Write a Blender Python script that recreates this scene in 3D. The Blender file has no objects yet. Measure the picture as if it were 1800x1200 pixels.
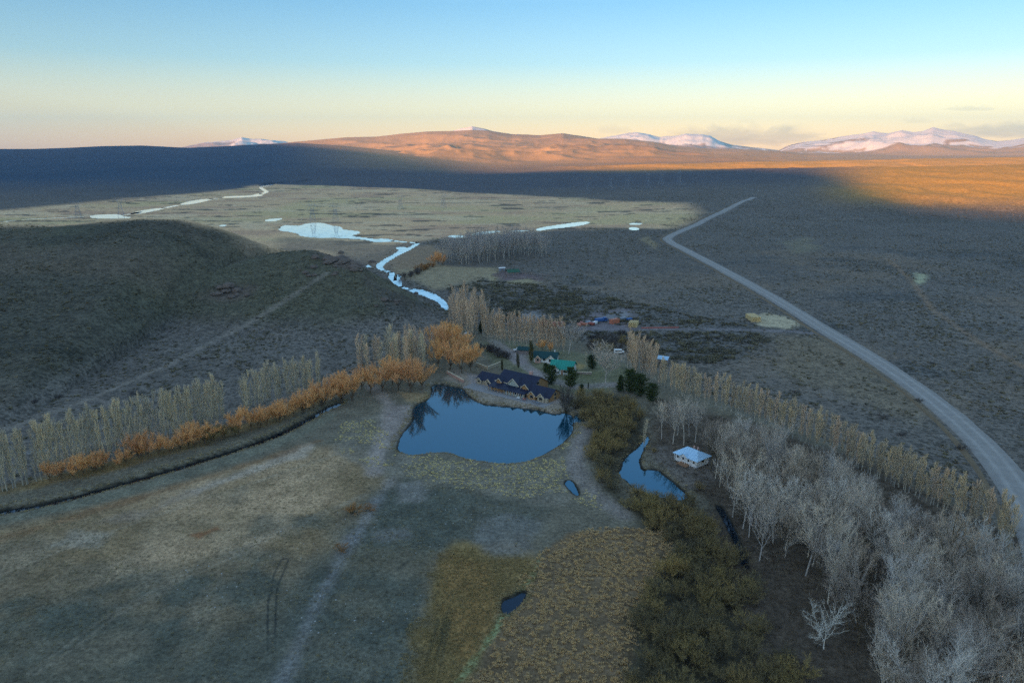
import bpy, bmesh, math, random
import numpy as np
from mathutils import Vector

# ------------------------------------------------------------------ camera, sky, sun, exposure
scene = bpy.context.scene
COL = scene.collection
R = math.radians
CAM_H = 100.0
PITCH = R(15.0)
FPX = 1250.0                     # focal length in pixels of the 1800 px wide photograph
cam_d = bpy.data.cameras.new("camera")
cam_d.sensor_width = 36.0
cam_d.lens = 36.0 * FPX / 1800.0
cam_d.clip_start = 1.0
cam_d.clip_end = 200000.0
cam = bpy.data.objects.new("camera", cam_d)
COL.objects.link(cam)
cam.location = (0, 0, CAM_H)
cam.rotation_euler = (math.pi / 2 - PITCH, 0, 0)
scene.camera = cam

SUN_EL = R(7.0)
SUN_AZ = R(38.0)                 # light travels towards +Y turned this much to +X
sun_dir = Vector((math.sin(SUN_AZ) * math.cos(SUN_EL), math.cos(SUN_AZ) * math.cos(SUN_EL), -math.sin(SUN_EL)))
sun_d = bpy.data.lights.new("sun", 'SUN')
sun_d.energy = 4.4
sun_d.color = (1.0, 0.49, 0.21)
sun_d.angle = R(0.5)
sun = bpy.data.objects.new("sun", sun_d)
COL.objects.link(sun)
sun.rotation_euler = sun_dir.to_track_quat('-Z', 'Y').to_euler()

world = bpy.data.worlds.new("World")
scene.world = world
world.use_nodes = True
wn, wl = world.node_tree.nodes, world.node_tree.links
wn.clear()
w_out = wn.new('ShaderNodeOutputWorld')
w_bg = wn.new('ShaderNodeBackground')
w_bg.inputs['Strength'].default_value = 0.13
w_sky = wn.new('ShaderNodeTexSky')
w_sky.sky_type = 'NISHITA'
w_sky.sun_disc = False
w_sky.sun_elevation = SUN_EL
w_sky.sun_rotation = math.pi + SUN_AZ
w_sky.altitude = 900.0
w_sky.air_density = 1.0
w_sky.dust_density = 1.0
w_sky.ozone_density = 1.5
w_geo = wn.new('ShaderNodeTexCoord')
w_sep = wn.new('ShaderNodeSeparateXYZ')
wl.new(w_geo.outputs['Generated'], w_sep.inputs[0])
w_ramp = wn.new('ShaderNodeValToRGB')       # tint of the clear evening air by height above the horizon, the same all round
er = w_ramp.color_ramp
for pos_, c_ in ((0.0, (1.20, 0.72, 0.28)), (0.03, (1.00, 0.65, 0.33)), (0.065, (0.74, 0.54, 0.42)), (0.11, (0.425, 0.455, 0.49)), (0.18, (0.28, 0.395, 0.49)), (0.40, (0.74, 0.77, 0.82)), (1.0, (1.24, 1.06, 0.95))):
    e_ = er.elements[0] if pos_ == 0.0 else (er.elements[-1] if pos_ == 1.0 else er.elements.new(pos_))
    e_.position = pos_; e_.color = tuple(v / 1.3 for v in c_) + (1,)
wl.new(w_sep.outputs['Z'], w_ramp.inputs['Fac'])
w_mul = wn.new('ShaderNodeMix'); w_mul.data_type = 'RGBA'; w_mul.blend_type = 'MULTIPLY'
w_mul.inputs['Factor'].default_value = 1.0
wl.new(w_sky.outputs['Color'], w_mul.inputs['A']); wl.new(w_ramp.outputs['Color'], w_mul.inputs['B'])
wl.new(w_mul.outputs['Result'], w_bg.inputs['Color'])
wl.new(w_bg.outputs['Background'], w_out.inputs['Surface'])

scene.view_settings.view_transform = 'Standard'
scene.view_settings.look = 'None'
scene.view_settings.exposure = 2.4
scene.view_settings.gamma = 1.0
scene.view_settings.use_curve_mapping = False
scene.cycles.max_bounces = 6
scene.cycles.diffuse_bounces = 3
scene.cycles.glossy_bounces = 3
scene.cycles.transparent_max_bounces = 8
scene.cycles.volume_bounces = 0
scene.cycles.use_denoising = False
scene.cycles.use_adaptive_sampling = False

rng = np.random.default_rng(7)
random.seed(7)

# ------------------------------------------------------------------ helpers
def ray(px, py):
    x = (px - 900.0) / FPX
    u = (600.0 - py) / FPX
    c, s = math.cos(PITCH), math.sin(PITCH)
    return np.array([x, c + u * s, -s + u * c])

def flat(px, py, z=0.0):
    d = ray(px, py)
    t = (z - CAM_H) / d[2]
    return (d[0] * t, d[1] * t)

def ridge_pt(px, py, r):
    """ground distance r along the ray of a skyline point: world x, y, z"""
    d = ray(px, py)
    t = r / math.hypot(d[0], d[1])
    return (d[0] * t, d[1] * t, CAM_H + d[2] * t)

def _hash(ix, iy, seed):
    h = (ix.astype(np.int64) * 374761393 + iy.astype(np.int64) * 668265263 + seed * 1442695041) & 0xffffffff
    h = ((h ^ (h >> 13)) * 1274126177) & 0xffffffff
    h = (h ^ (h >> 16)) & 0xffffffff
    return h.astype(np.float64) / 4294967295.0

def vnoise(x, y, seed=0):
    xi, yi = np.floor(x), np.floor(y)
    fx, fy = x - xi, y - yi
    ux = fx * fx * fx * (fx * (fx * 6 - 15) + 10)
    uy = fy * fy * fy * (fy * (fy * 6 - 15) + 10)
    a = _hash(xi, yi, seed); b = _hash(xi + 1, yi, seed)
    c = _hash(xi, yi + 1, seed); d = _hash(xi + 1, yi + 1, seed)
    return (a + (b - a) * ux) * (1 - uy) + (c + (d - c) * ux) * uy

def fbm(x, y, scale, octaves=4, seed=0, ridged=False):
    """-1..1 noise with features of the given size"""
    s = np.zeros_like(x, dtype=np.float64); a = 1.0; tot = 0.0
    ca, sa = math.cos(0.6), math.sin(0.6)
    X, Y = x / scale, y / scale
    for o in range(octaves):
        n = vnoise(X, Y, seed + o * 17) * 2 - 1
        if ridged:
            n = 1 - 2 * np.abs(n)
        s += a * n; tot += a; a *= 0.5
        X, Y = (ca * X - sa * Y) * 2.03 + 11.3, (sa * X + ca * Y) * 2.03 - 7.1
    return s / tot

def sstep(a, b, v):
    t = np.clip((v - a) / (b - a), 0, 1)
    return t * t * (3 - 2 * t)

def seg_dist(x, y, pts, closed=False):
    """distance to a polyline, and the parameter (index + fraction) of the nearest point, and the side"""
    best = np.full(x.shape, 1e18); par = np.zeros(x.shape); side = np.zeros(x.shape)
    n = len(pts)
    for i in range(n if closed else n - 1):
        ax, ay = pts[i][0], pts[i][1]; bx, by = pts[(i + 1) % n][0], pts[(i + 1) % n][1]
        dx, dy = bx - ax, by - ay
        L = dx * dx + dy * dy + 1e-9
        t = np.clip(((x - ax) * dx + (y - ay) * dy) / L, 0, 1)
        ex, ey = x - ax - t * dx, y - ay - t * dy
        d = ex * ex + ey * ey
        m = d < best
        best = np.where(m, d, best); par = np.where(m, i + t, par)
        side = np.where(m, dx * ey - dy * ex, side)
    return np.sqrt(best), par, side

def poly_sd(x, y, pts):
    """signed distance to a closed polygon, negative inside"""
    d, _, _ = seg_dist(x, y, pts, True)
    inside = np.zeros(x.shape, bool)
    n = len(pts)
    for i in range(n):
        x1, y1 = pts[i]; x2, y2 = pts[(i + 1) % n]
        if y1 == y2:
            continue
        c = ((y1 > y) != (y2 > y)) & (x < (x2 - x1) * (y - y1) / (y2 - y1) + x1)
        inside ^= c
    return np.where(inside, -d, d)

# ------------------------------------------------------------------ terrain height
def ridge_layer(x, y, pts, wf, wb, pw=1.0):
    wk = WK.get(id(pts))
    """a hill with its crest along pts (x, y, z); wf slope length on the camera's side, wb behind"""
    d, par, side = seg_dist(x, y, pts)
    zs = np.interp(par, np.arange(len(pts)), [p[2] for p in pts])
    w = np.where(side > 0, wb, wf)          # pts run from west to east: left side is the far side
    if wk is not None:
        w = w * np.interp(par, np.arange(len(pts)), wk)
    t = np.clip(d / w, 0, 1)
    prof = 1 - t
    prof = np.where(prof > 0.86, prof - (prof - 0.86) ** 2 * 3.2, prof)
    prof = prof * 0.75 + prof * prof * (3 - 2 * prof) * 0.25
    return zs * prof ** pw

WK = {}
HILL_A = [ridge_pt(*p) for p in [(-700, 385, 800), (-300, 386, 730), (0, 388, 670), (150, 385, 655), (250, 382, 640), (320, 383, 630), (380, 400, 625), (440, 420, 620), (500, 436, 610)]]
HILL_B = [ridge_pt(*p) for p in [(440, 452, 600), (500, 440, 580), (545, 435, 560), (600, 455, 525), (640, 478, 495), (700, 512, 462), (765, 548, 445)]]
HILL_C = [ridge_pt(*p) for p in [(1260, 372, 1180), (1330, 352, 1350), (1400, 338, 1500), (1480, 327, 1650), (1583, 313, 1850), (1700, 302, 2000), (1800, 293, 2150), (2200, 285, 2500), (3200, 285, 3000)]]
HILL_D = [ridge_pt(*p) for p in [(1330, 288, 3800), (1430, 285, 4000), (1530, 283, 4200), (1650, 280, 4200), (1800, 277, 4300), (2200, 274, 4500)]]

WK[id(HILL_A)] = [1, 1, 1, 1, 1, 0.9, 0.6, 0.34, 0.16]
WK[id(HILL_B)] = [0.8, 1, 1, 0.8, 0.62, 0.45, 0.16]
WK[id(HILL_C)] = [0.10, 0.25, 0.45, 0.7, 0.9, 1, 1, 1, 1]

def az_of(px, py):
    d = ray(px, py)
    return math.atan2(d[0], d[1])

def crest(table, r):
    """skyline table of (px, py) at distance r -> azimuths, heights"""
    a = [az_of(px, py) for px, py in table]
    z = [ridge_pt(px, py, r)[2] for px, py in table]
    return np.array(a), np.array(z)

PLATEAU = crest([(-900, 262), (0, 262), (60, 262), (120, 260), (180, 257), (250, 256), (330, 260), (400, 257), (450, 254), (520, 251), (600, 256), (680, 264), (760, 272), (840, 279), (920, 284)], 7000)
CENTRAL = crest([(330, 268), (400, 260), (470, 254), (520, 249), (560, 246), (600, 243), (660, 241), (700, 237), (750, 232), (800, 231), (830, 229), (860, 230), (900, 236), (950, 238), (990, 234), (1020, 238), (1050, 243), (1100, 244), (1150, 249), (1190, 257), (1250, 262), (1310, 263), (1370, 266), (1420, 270), (1600, 274), (1900, 274), (2600, 276)], 11000)
PEAK = crest([(700, 262), (760, 244), (790, 232), (810, 226), (830, 222), (850, 226), (870, 232), (905, 246), (960, 262)], 14000)
RANGE_L = crest([(300, 264), (330, 257), (360, 251), (385, 249), (405, 247), (425, 243), (440, 246), (460, 245), (480, 248), (500, 249), (530, 256), (600, 264)], 32000)
RANGE_M = crest([(1010, 262), (1050, 246), (1075, 241), (1100, 237), (1120, 234), (1140, 237), (1160, 243), (1185, 240), (1205, 236), (1235, 238), (1250, 241), (1265, 249), (1285, 255), (1310, 258), (1340, 261), (1400, 268)], 26000)
RANGE_R = crest([(1310, 268), (1370, 264), (1385, 256), (1410, 250), (1450, 246), (1480, 241), (1510, 238), (1535, 233), (1560, 236), (1585, 230), (1605, 233), (1622, 231), (1640, 224), (1660, 229), (1680, 231), (1700, 236), (1712, 238), (1730, 244), (1755, 248), (1780, 245), (1800, 242), (1900, 236), (2100, 240), (2600, 255)], 20000)

def az_layer(x, y, r, az, tab, R0, wf, wb, amp, nscale, seed, pw=1.4, crestn=0.12):
    zc = np.interp(az, tab[0], tab[1], left=0, right=0)
    t = np.where(r < R0, (R0 - r) / wf, (r - R0) / wb)
    tt = np.clip(1 - t, 0, 1)
    z = zc * tt ** pw
    n = fbm(x, y, nscale, 5, seed, True)
    env = np.clip(t * 3.0, crestn, 1) * sstep(0.0, 0.25, tt)
    return z + n * amp * env * np.clip(zc, 0, None) / 300.0

# bodies of water: pixel outlines on the photograph -> plan outlines
def zp(pts, ox, oy, s):
    return [(ox + a / s, oy + b / s) for a, b in pts]
LAKE_PX = [(698, 785), (700, 790), (727, 797), (750, 793), (777, 790), (797, 793), (817, 802), (853, 808), (883, 811), (917, 809), (937, 803), (963, 792), (987, 777), (1003, 763), (1008, 747), (1006, 730), (997, 722), (973, 725), (950, 718), (927, 715), (900, 712), (877, 710), (853, 708), (837, 703), (820, 690), (813, 680), (800, 678), (787, 675), (767, 672), (758, 677), (760, 693), (747, 702), (733, 707), (725, 720), (727, 733), (717, 747), (707, 760), (700, 777)]
POND_PX = [(1137, 762), (1127, 780), (1108, 793), (1092, 812), (1088, 830), (1110, 850), (1145, 868), (1185, 876), (1214, 872), (1202, 860), (1186, 845), (1168, 832), (1157, 823), (1142, 821), (1130, 824), (1124, 808), (1128, 792), (1141, 770)]
PUDDLE_PX = [(991, 846), (1004, 842), (1015, 858), (1019, 871), (1008, 868), (997, 856)]
POOL_PX = [(880, 1052), (900, 1046), (922, 1034), (927, 1044), (905, 1070), (884, 1080)]
INLET_PX = [(1008, 728), (1022, 724), (1040, 728), (1036, 736), (1016, 740), (1008, 742)]
CANAL_PX = [(-120, 930), (0, 895), (60, 887), (130, 870), (230, 843), (330, 814), (430, 783), (500, 756), (540, 735), (570, 718), (600, 704)]
BROOK_PX = [(1262, 885), (1275, 905), (1288, 930), (1300, 960), (1312, 995)]
z4 = lambda p: zp(p, 0, 180, 3); z5 = lambda p: zp(p, 600, 180, 3); z7 = lambda p: zp(p, 460, 360, 6)
FAR_WATER = [
    ("pond", z7([(170, 270), (235, 212), (320, 215), (410, 220), (470, 195), (560, 187), (650, 190), (720, 215), (840, 230), (845, 255), (920, 265), (1040, 280), (1010, 305), (930, 320), (1000, 335), (1090, 345), (1200, 360), (1280, 350), (1400, 370), (1340, 387), (1200, 390), (1120, 368), (1000, 354), (900, 350), (700, 342), (580, 345), (470, 332), (400, 320), (390, 297), (280, 278)])),
    ("pond", z4([(470, 598), (520, 590), (640, 588), (640, 598), (690, 603), (680, 610), (490, 612)])),
    ("stream", z4([(690, 586), (740, 570), (850, 554), (880, 556), (760, 582), (700, 590)])),
    ("stream", z4([(940, 541), (990, 521), (1090, 507), (1130, 507), (1080, 521), (1000, 537)])),
    ("stream", z4([(1160, 504), (1200, 493), (1330, 491), (1360, 479), (1387, 483), (1377, 495), (1250, 502)])),
    ("stream", z4([(1363, 442), (1400, 431), (1448, 429), (1430, 439), (1380, 447)])),
    ("pond", z4([(1395, 620), (1440, 611), (1497, 609), (1450, 625), (1405, 627)])),
    ("pond", z4([(1155, 648), (1180, 643), (1195, 648), (1170, 653)])),
    ("stream", z7([(1200, 650), (1250, 600), (1350, 545), (1440, 490), (1460, 472), (1415, 450), (1480, 438), (1550, 455), (1620, 408), (1655, 393), (1660, 410), (1600, 442), (1540, 480), (1460, 514), (1370, 564), (1300, 606), (1262, 650), (1305, 690), (1270, 690)])),
    ("stream", z7([(1330, 760), (1360, 745), (1345, 703), (1385, 703), (1402, 730), (1392, 790), (1418, 800), (1425, 728), (1472, 742), (1445, 770), (1475, 810), (1475, 862), (1430, 866), (1370, 832), (1400, 815)])),
    ("pond", z7([(1100, 657), (1125, 622), (1158, 652)])),
    ("stream", z5([(352, 983), (400, 981), (450, 991), (510, 1016), (552, 1052), (568, 1088), (543, 1088), (518, 1053), (478, 1033), (420, 1009), (370, 997)])),
    ("pond", z5([(562, 703), (600, 698), (652, 702), (647, 711), (570, 711)])),
    ("pond", z5([(688, 694), (740, 682), (800, 675), (852, 676), (770, 691), (700, 699)])),
    ("pond", z5([(893, 676), (960, 671), (1002, 675), (900, 682)])),
    ("pond", z5([(1028, 666), (1080, 654), (1150, 644), (1240, 631), (1313, 626), (1292, 641), (1200, 656), (1090, 667), (1035, 677)])),
    ("pond", z5([(1518, 637), (1560, 629), (1587, 631), (1582, 644), (1523, 644)])),
    ("pond", z5([(1517, 660), (1545, 656), (1572, 665), (1562, 672), (1523, 672)])),
]
def fl(px_pts):
    return [flat(*p) for p in px_pts]
def strip_poly(pts, w0, w1):
    """a ribbon outline of given half widths around a plan polyline"""
    L, Rr = [], []
    n = len(pts)
    for i, p in enumerate(pts):
        a = pts[max(i - 1, 0)]; b = pts[min(i + 1, n - 1)]
        dx, dy = b[0] - a[0], b[1] - a[1]
        l = math.hypot(dx, dy); nx, ny = -dy / l, dx / l
        w = w0 + (w1 - w0) * i / (n - 1)
        L.append((p[0] + nx * w, p[1] + ny * w)); Rr.append((p[0] - nx * w, p[1] - ny * w))
    return L + Rr[::-1]
WATERS = [("lake", fl(LAKE_PX), -0.9, 2.6), ("pond", fl(POND_PX), -0.8, 2.0), ("puddle", fl(PUDDLE_PX), -0.15, 0.8),
          ("pool", fl(POOL_PX), -0.5, 1.2), ("inlet", fl(INLET_PX), -0.7, 1.6), ("canal", strip_poly(fl(CANAL_PX), 1.7, 1.4), -1.1, 1.5),
          ("brook", strip_poly(fl(BROOK_PX), 0.8, 0.7), -0.7, 1.5)]
for nm, p in FAR_WATER:
    WATERS.append((nm, fl(p), -0.45, 3.0))
LINKS = [(z4([(0, 630), (100, 617), (220, 612), (340, 606), (470, 600)]), 4.0), (z4([(640, 592), (690, 588), (740, 576)]), 4.0), (z4([(860, 557), (900, 549), (945, 540)]), 4.5),
         (z4([(1100, 510), (1140, 505), (1170, 502)]), 5.0), (z4([(1375, 484), (1410, 470), (1380, 455), (1375, 446)]), 5.0), (z4([(1440, 432), (1500, 425), (1570, 421), (1640, 412)]), 6.0),
         (z7([(1380, 374), (1470, 386), (1560, 392), (1640, 400)]), 2.2), (z7([(1300, 688), (1330, 698), (1352, 708)]), 2.0), (z7([(1462, 858), (1510, 876), (1560, 886)]), 2.0)]
for p_, w_ in LINKS:
    WATERS.append(("stream", strip_poly(fl(p_), w_, w_ * 0.8), -0.45, 3.0))
def chaikin(P, n):
    for _ in range(n):
        Q = []
        for i in range(len(P)):
            a, b = P[i], P[(i + 1) % len(P)]
            Q += [(a[0] * 0.75 + b[0] * 0.25, a[1] * 0.75 + b[1] * 0.25), (a[0] * 0.25 + b[0] * 0.75, a[1] * 0.25 + b[1] * 0.75)]
        P = Q
    return P
WATERS = [(nm, chaikin(P, 2 if nm in ('puddle', 'pool', 'inlet') else 1), lv, dp) for nm, P, lv, dp in WATERS]

def hf(x, y, carve=True):
    x = np.asarray(x, float); y = np.asarray(y, float)
    r = np.hypot(x, y) + 1e-6
    az = np.arctan2(x, y)
    # valley floor, a little uneven, more so on the steppe and far away
    z = fbm(x, y, 160, 4, 1) * 0.5 * sstep(150, 500, r) + fbm(x, y, 25, 3, 2) * 0.18
    amp = sstep(2200, 5000, r)
    z = z + amp * (15 + fbm(x, y, 1800, 5, 3) * 18)
    near = fbm(x, y, 120, 5, 4)
    rill = fbm(x, y, 75, 5, 9, True) * 1.3
    for pts, wf, wb, na in ((HILL_A, 400, 190, 3.6), (HILL_B, 230, 60, 3.6), (HILL_C, 1350, 2200, 4.5)):
        h = ridge_layer(x, y, pts, wf, wb)
        env = sstep(0, 12, h)
        h = h + (near * na + rill * na * 0.5) * env
        z = np.maximum(z, h) + np.minimum(np.maximum(z, 0), h) * 0.0
    h = ridge_layer(x, y, HILL_D, 1500, 1500)
    h = h + fbm(x, y, 450, 5, 12, True) * 13 * sstep(0, 20, h)
    z = np.maximum(z, h)
    far = r > 1150
    if np.any(far):
        X, Y, RR, AZ = x[far], y[far], r[far], az[far]
        # western plateau: benches climbing to a flat rim
        foot = np.interp(AZ, [az_of(-600, 380), az_of(0, 371), az_of(200, 352), az_of(400, 334), az_of(520, 322), az_of(760, 317), az_of(900, 310)], [1150, 1250, 1500, 1950, 2450, 2800, 3600])
        zc = np.interp(AZ, PLATEAU[0], PLATEAU[1], left=PLATEAU[1][0], right=0)
        t = np.clip((RR - foot) / (7000 - foot), 0, 1)
        w = fbm(X, Y, 900, 4, 21)
        bench = t + 0.05 * sstep(0.05, 0.09, t + 0.03 * w) + 0.06 * sstep(0.20, 0.24, t + 0.05 * w) + 0.08 * sstep(0.48, 0.54, t + 0.06 * w)
        bench = bench / 1.19
        back = sstep(16000, 8000, RR)
        pz = zc * bench * back + fbm(X, Y, 420, 5, 22, True) * 3.5 * sstep(0.02, 0.2, t) * sstep(1.0, 0.85, t) * (zc > 5)
        Z = np.maximum(z[far], pz)
        Z = np.maximum(Z, az_layer(X, Y, RR, AZ, CENTRAL, 11000, 6200, 5000, 120, 1800, 31, 1.7))
        Z = np.maximum(Z, az_layer(X, Y, RR, AZ, PEAK, 14000, 3500, 4000, 70, 1500, 35, 1.2))
        Z = np.maximum(Z, az_layer(X, Y, RR, AZ, RANGE_L, 32000, 9000, 6000, 120, 2600, 41, 1.1, 0.30))
        Z = np.maximum(Z, az_layer(X, Y, RR, AZ, RANGE_M, 26000, 9000, 6000, 120, 2300, 45, 1.1, 0.30))
        Z = np.maximum(Z, az_layer(X, Y, RR, AZ, RANGE_R, 20000, 7500, 6000, 85, 1900, 51, 1.15, 0.30))
        z[far] = Z
    if carve:
        for nm, poly, lvl, depth in WATERS:
            xs = [p[0] for p in poly]; ys = [p[1] for p in poly]
            m = 12
            k = (x > min(xs) - m) & (x < max(xs) + m) & (y > min(ys) - m) & (y < max(ys) + m)
            if not np.any(k):
                continue
            sd = poly_sd(x[k], y[k], poly)
            sd = sd + fbm(x[k], y[k], 5.0, 3, 77) * (0.7 if lvl < -0.6 else 0.25)
            bank = 2.2 if lvl < -0.6 else (6.0 if depth > 2.8 else 1.2)
            tgt = np.where(sd < 0, np.maximum(lvl + sd * 0.45, lvl - depth), lvl + 0.02) if depth < 2.8 else np.where(sd < 0.3, lvl - 1.6, lvl + 0.05)
            wgt = sstep(bank, 0.0, sd)
            # near the shore the land is brought to the level of the valley first
            zk = z[k]
            z[k] = zk * (1 - wgt) + np.where(sd < (0.3 if depth > 2.8 else 0.0), tgt, np.minimum(zk, lvl + 0.25)) * wgt
            if depth > 2.8:
                z[k] = np.where(sd < 0.3, np.minimum(z[k], tgt), z[k])
    return z

def hit(px, py, rmax=60000.0):
    """point of the ground seen at a pixel"""
    d = ray(px, py)
    hl = math.hypot(d[0], d[1])
    rr = np.geomspace(60, 700 if py > 560 else (5000 if py > 300 else rmax), 350 if py > 300 else 900)
    t = rr / hl
    X, Y, Z = d[0] * t, d[1] * t, CAM_H + d[2] * t
    g = hf(X, Y, False)
    i = np.argmax(Z < g)
    if i == 0:
        i = len(rr) - 1
    a, b = t[i - 1], t[i]
    tt = np.linspace(a, b, 40)
    g = hf(d[0] * tt, d[1] * tt, False)
    j = np.argmax(CAM_H + d[2] * tt < g)
    tj = tt[j]
    return (d[0] * tj, d[1] * tj, float(g[j]))

def hz(x, y):
    return float(hf(np.array([x]), np.array([y]))[0])

# ------------------------------------------------------------------ materials
def nodes_of(name):
    m = bpy.data.materials.new(name)
    m.use_nodes = True
    nt = m.node_tree
    bs = nt.nodes.get('Principled BSDF')
    return m, nt, bs

def simple_mat(name, col, rough=0.8, vary=0.12, scale=3.0, metallic=0.0, bump=0.0, spec=0.3):
    """a colour with procedural mottling"""
    m, nt, bs = nodes_of(name)
    tc = nt.nodes.new('ShaderNodeTexCoord')
    no = nt.nodes.new('ShaderNodeTexNoise')
    no.inputs['Scale'].default_value = scale
    no.inputs['Detail'].default_value = 6
    nt.links.new(tc.outputs['Object'], no.inputs['Vector'])
    mx = nt.nodes.new('ShaderNodeMix'); mx.data_type = 'RGBA'
    mx.inputs['A'].default_value = tuple(c * (1 - vary) for c in col) + (1,)
    mx.inputs['B'].default_value = tuple(min(1, c * (1 + vary)) for c in col) + (1,)
    nt.links.new(no.outputs['Fac'], mx.inputs['Factor'])
    nt.links.new(mx.outputs['Result'], bs.inputs['Base Color'])
    bs.inputs['Roughness'].default_value = rough
    bs.inputs['Metallic'].default_value = metallic
    bs.inputs['Specular IOR Level'].default_value = spec
    if bump:
        b = nt.nodes.new('ShaderNodeBump'); b.inputs['Strength'].default_value = bump
        nt.links.new(no.outputs['Fac'], b.inputs['Height'])
        nt.links.new(b.outputs['Normal'], bs.inputs['Normal'])
    return m

# ------------------------------------------------------------------ terrain sheet
def tag(o, label=None, cat=None, group=None, kind=None):
    if label: o["label"] = label
    if cat: o["category"] = cat
    if group: o["group"] = group
    if kind: o["kind"] = kind
    return o

def mesh_np(name, V, F, mats=(), smooth=False, midx=None):
    """mesh from numpy vertex and (uniform) face arrays"""
    V = np.asarray(V, np.float32); F = np.asarray(F, np.int32)
    me = bpy.data.meshes.new(name)
    me.vertices.add(len(V)); me.vertices.foreach_set("co", V.ravel())
    n, k = F.shape
    me.loops.add(n * k); me.loops.foreach_set("vertex_index", F.ravel())
    me.polygons.add(n)
    me.polygons.foreach_set("loop_start", np.arange(0, n * k, k, dtype=np.int32))
    me.polygons.foreach_set("loop_total", np.full(n, k, np.int32))
    if smooth:
        me.polygons.foreach_set("use_smooth", np.ones(n, bool))
    if midx is not None:
        me.polygons.foreach_set("material_index", np.asarray(midx, np.int32))
    for m in mats:
        me.materials.append(m)
    me.update(calc_edges=True)
    return me

def link(name, me, parent=None):
    o = bpy.data.objects.new(name, me)
    COL.objects.link(o)
    if parent is not None:
        o.parent = parent
    return o

# rows: fine near the camera's valley, coarser with distance; columns: fine to the north, coarse behind
ASTEP = R(0.095)
dep = R(50.0); rows = [0.5, 15, 30, 45, 60, 72]
while True:
    r0 = CAM_H / math.tan(dep)
    r1 = CAM_H / math.tan(dep - ASTEP)
    rows.append(r0)
    dep -= ASTEP
    if (r1 - r0) / r0 > 0.0105:
        break
while rows[-1] < 42500:
    rows.append(rows[-1] * 1.0105)
rows = np.array(rows)
half = np.arange(0, R(41.5), R(0.09))
g = R(0.09); a = half[-1]; ext = []
while a < math.pi - R(1.5):
    g = min(g * 1.25, R(4.0)); a += g
    ext.append(min(a, math.pi))
pos = np.concatenate([half, np.array(ext)])
azs = np.concatenate([-pos[::-1], pos[1:]])
NR, NA = len(rows), len(azs)
RR_, AZ_ = np.meshgrid(rows, azs, indexing='ij')
TX, TY = RR_ * np.sin(AZ_), RR_ * np.cos(AZ_)
TX, TY = TX.ravel(), TY.ravel()
TZ = hf(TX, TY)
TR = np.hypot(TX, TY)

# --- colours of the ground (albedo), zone by zone
colr = np.zeros((len(TX), 3)); shr = np.zeros(len(TX))
n1 = fbm(TX, TY, 220, 5, 101); n2 = fbm(TX, TY, 40, 4, 102); n3 = fbm(TX, TY, 9, 3, 103)
steppe = np.array([0.115, 0.10, 0.082]) * 1.65
colr[:] = steppe
colr *= (1 + 0.16 * n1 + 0.12 * n2)[:, None]
shr[:] = 0.75 + 0.35 * n1
ALB = 1.65
def blend(mask, c, cshr=None, at=slice(None)):
    m = mask[:, None]
    colr[at] = colr[at] * (1 - m) + np.minimum(np.array(c) * ALB, 0.82)[None] * m
    if cshr is not None:
        shr[at] = shr[at] * (1 - mask) + cshr * mask
# far steppe: browner; dry grass of the lit hills has the sun's orange put into its colour
far_f = sstep(2500, 6000, TR)
blend(far_f * 0.9, (0.285, 0.18, 0.085), 0.25)
blend(far_f * sstep(0.1, 0.6, fbm(TX, TY, 1400, 4, 111)) * 0.5, (0.20, 0.125, 0.068))
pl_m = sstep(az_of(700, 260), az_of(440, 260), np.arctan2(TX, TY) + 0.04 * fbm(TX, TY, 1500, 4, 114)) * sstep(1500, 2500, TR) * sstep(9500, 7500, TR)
blend(pl_m * 0.85, (0.025, 0.050, 0.080), 0.35)  # blue haze over the far plateau put into its ground colour
blend(sstep(1500, 2000, TR) * sstep(3600, 3000, TR) * sstep(az_of(400, 260), az_of(600, 260), np.arctan2(TX, TY)) * 0.8, (0.06, 0.062, 0.07), 0.4)  # unlit plain: bluish dark of the shadow put into the ground colour
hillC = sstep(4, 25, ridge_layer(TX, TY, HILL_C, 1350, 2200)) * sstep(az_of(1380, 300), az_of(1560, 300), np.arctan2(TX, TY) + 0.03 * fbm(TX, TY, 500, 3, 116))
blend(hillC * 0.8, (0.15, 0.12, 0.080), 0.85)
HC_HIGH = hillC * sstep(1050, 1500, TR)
blend(hillC * sstep(1050, 1500, TR), (0.29, 0.165, 0.042), 0.2)  # orange kept to the sunlit slope, sun warmth put into the colour
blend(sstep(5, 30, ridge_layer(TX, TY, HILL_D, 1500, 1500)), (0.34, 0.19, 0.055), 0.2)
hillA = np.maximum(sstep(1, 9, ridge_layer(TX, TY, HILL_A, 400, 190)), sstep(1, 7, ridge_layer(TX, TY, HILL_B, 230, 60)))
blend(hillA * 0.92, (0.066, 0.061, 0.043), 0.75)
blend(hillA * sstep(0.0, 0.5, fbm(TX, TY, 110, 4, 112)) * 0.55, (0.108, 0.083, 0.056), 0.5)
blend(hillA * sstep(0.1, 0.5, fbm(TX, TY, 150, 4, 113)) * 0.5, (0.070, 0.072, 0.040))

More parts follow.
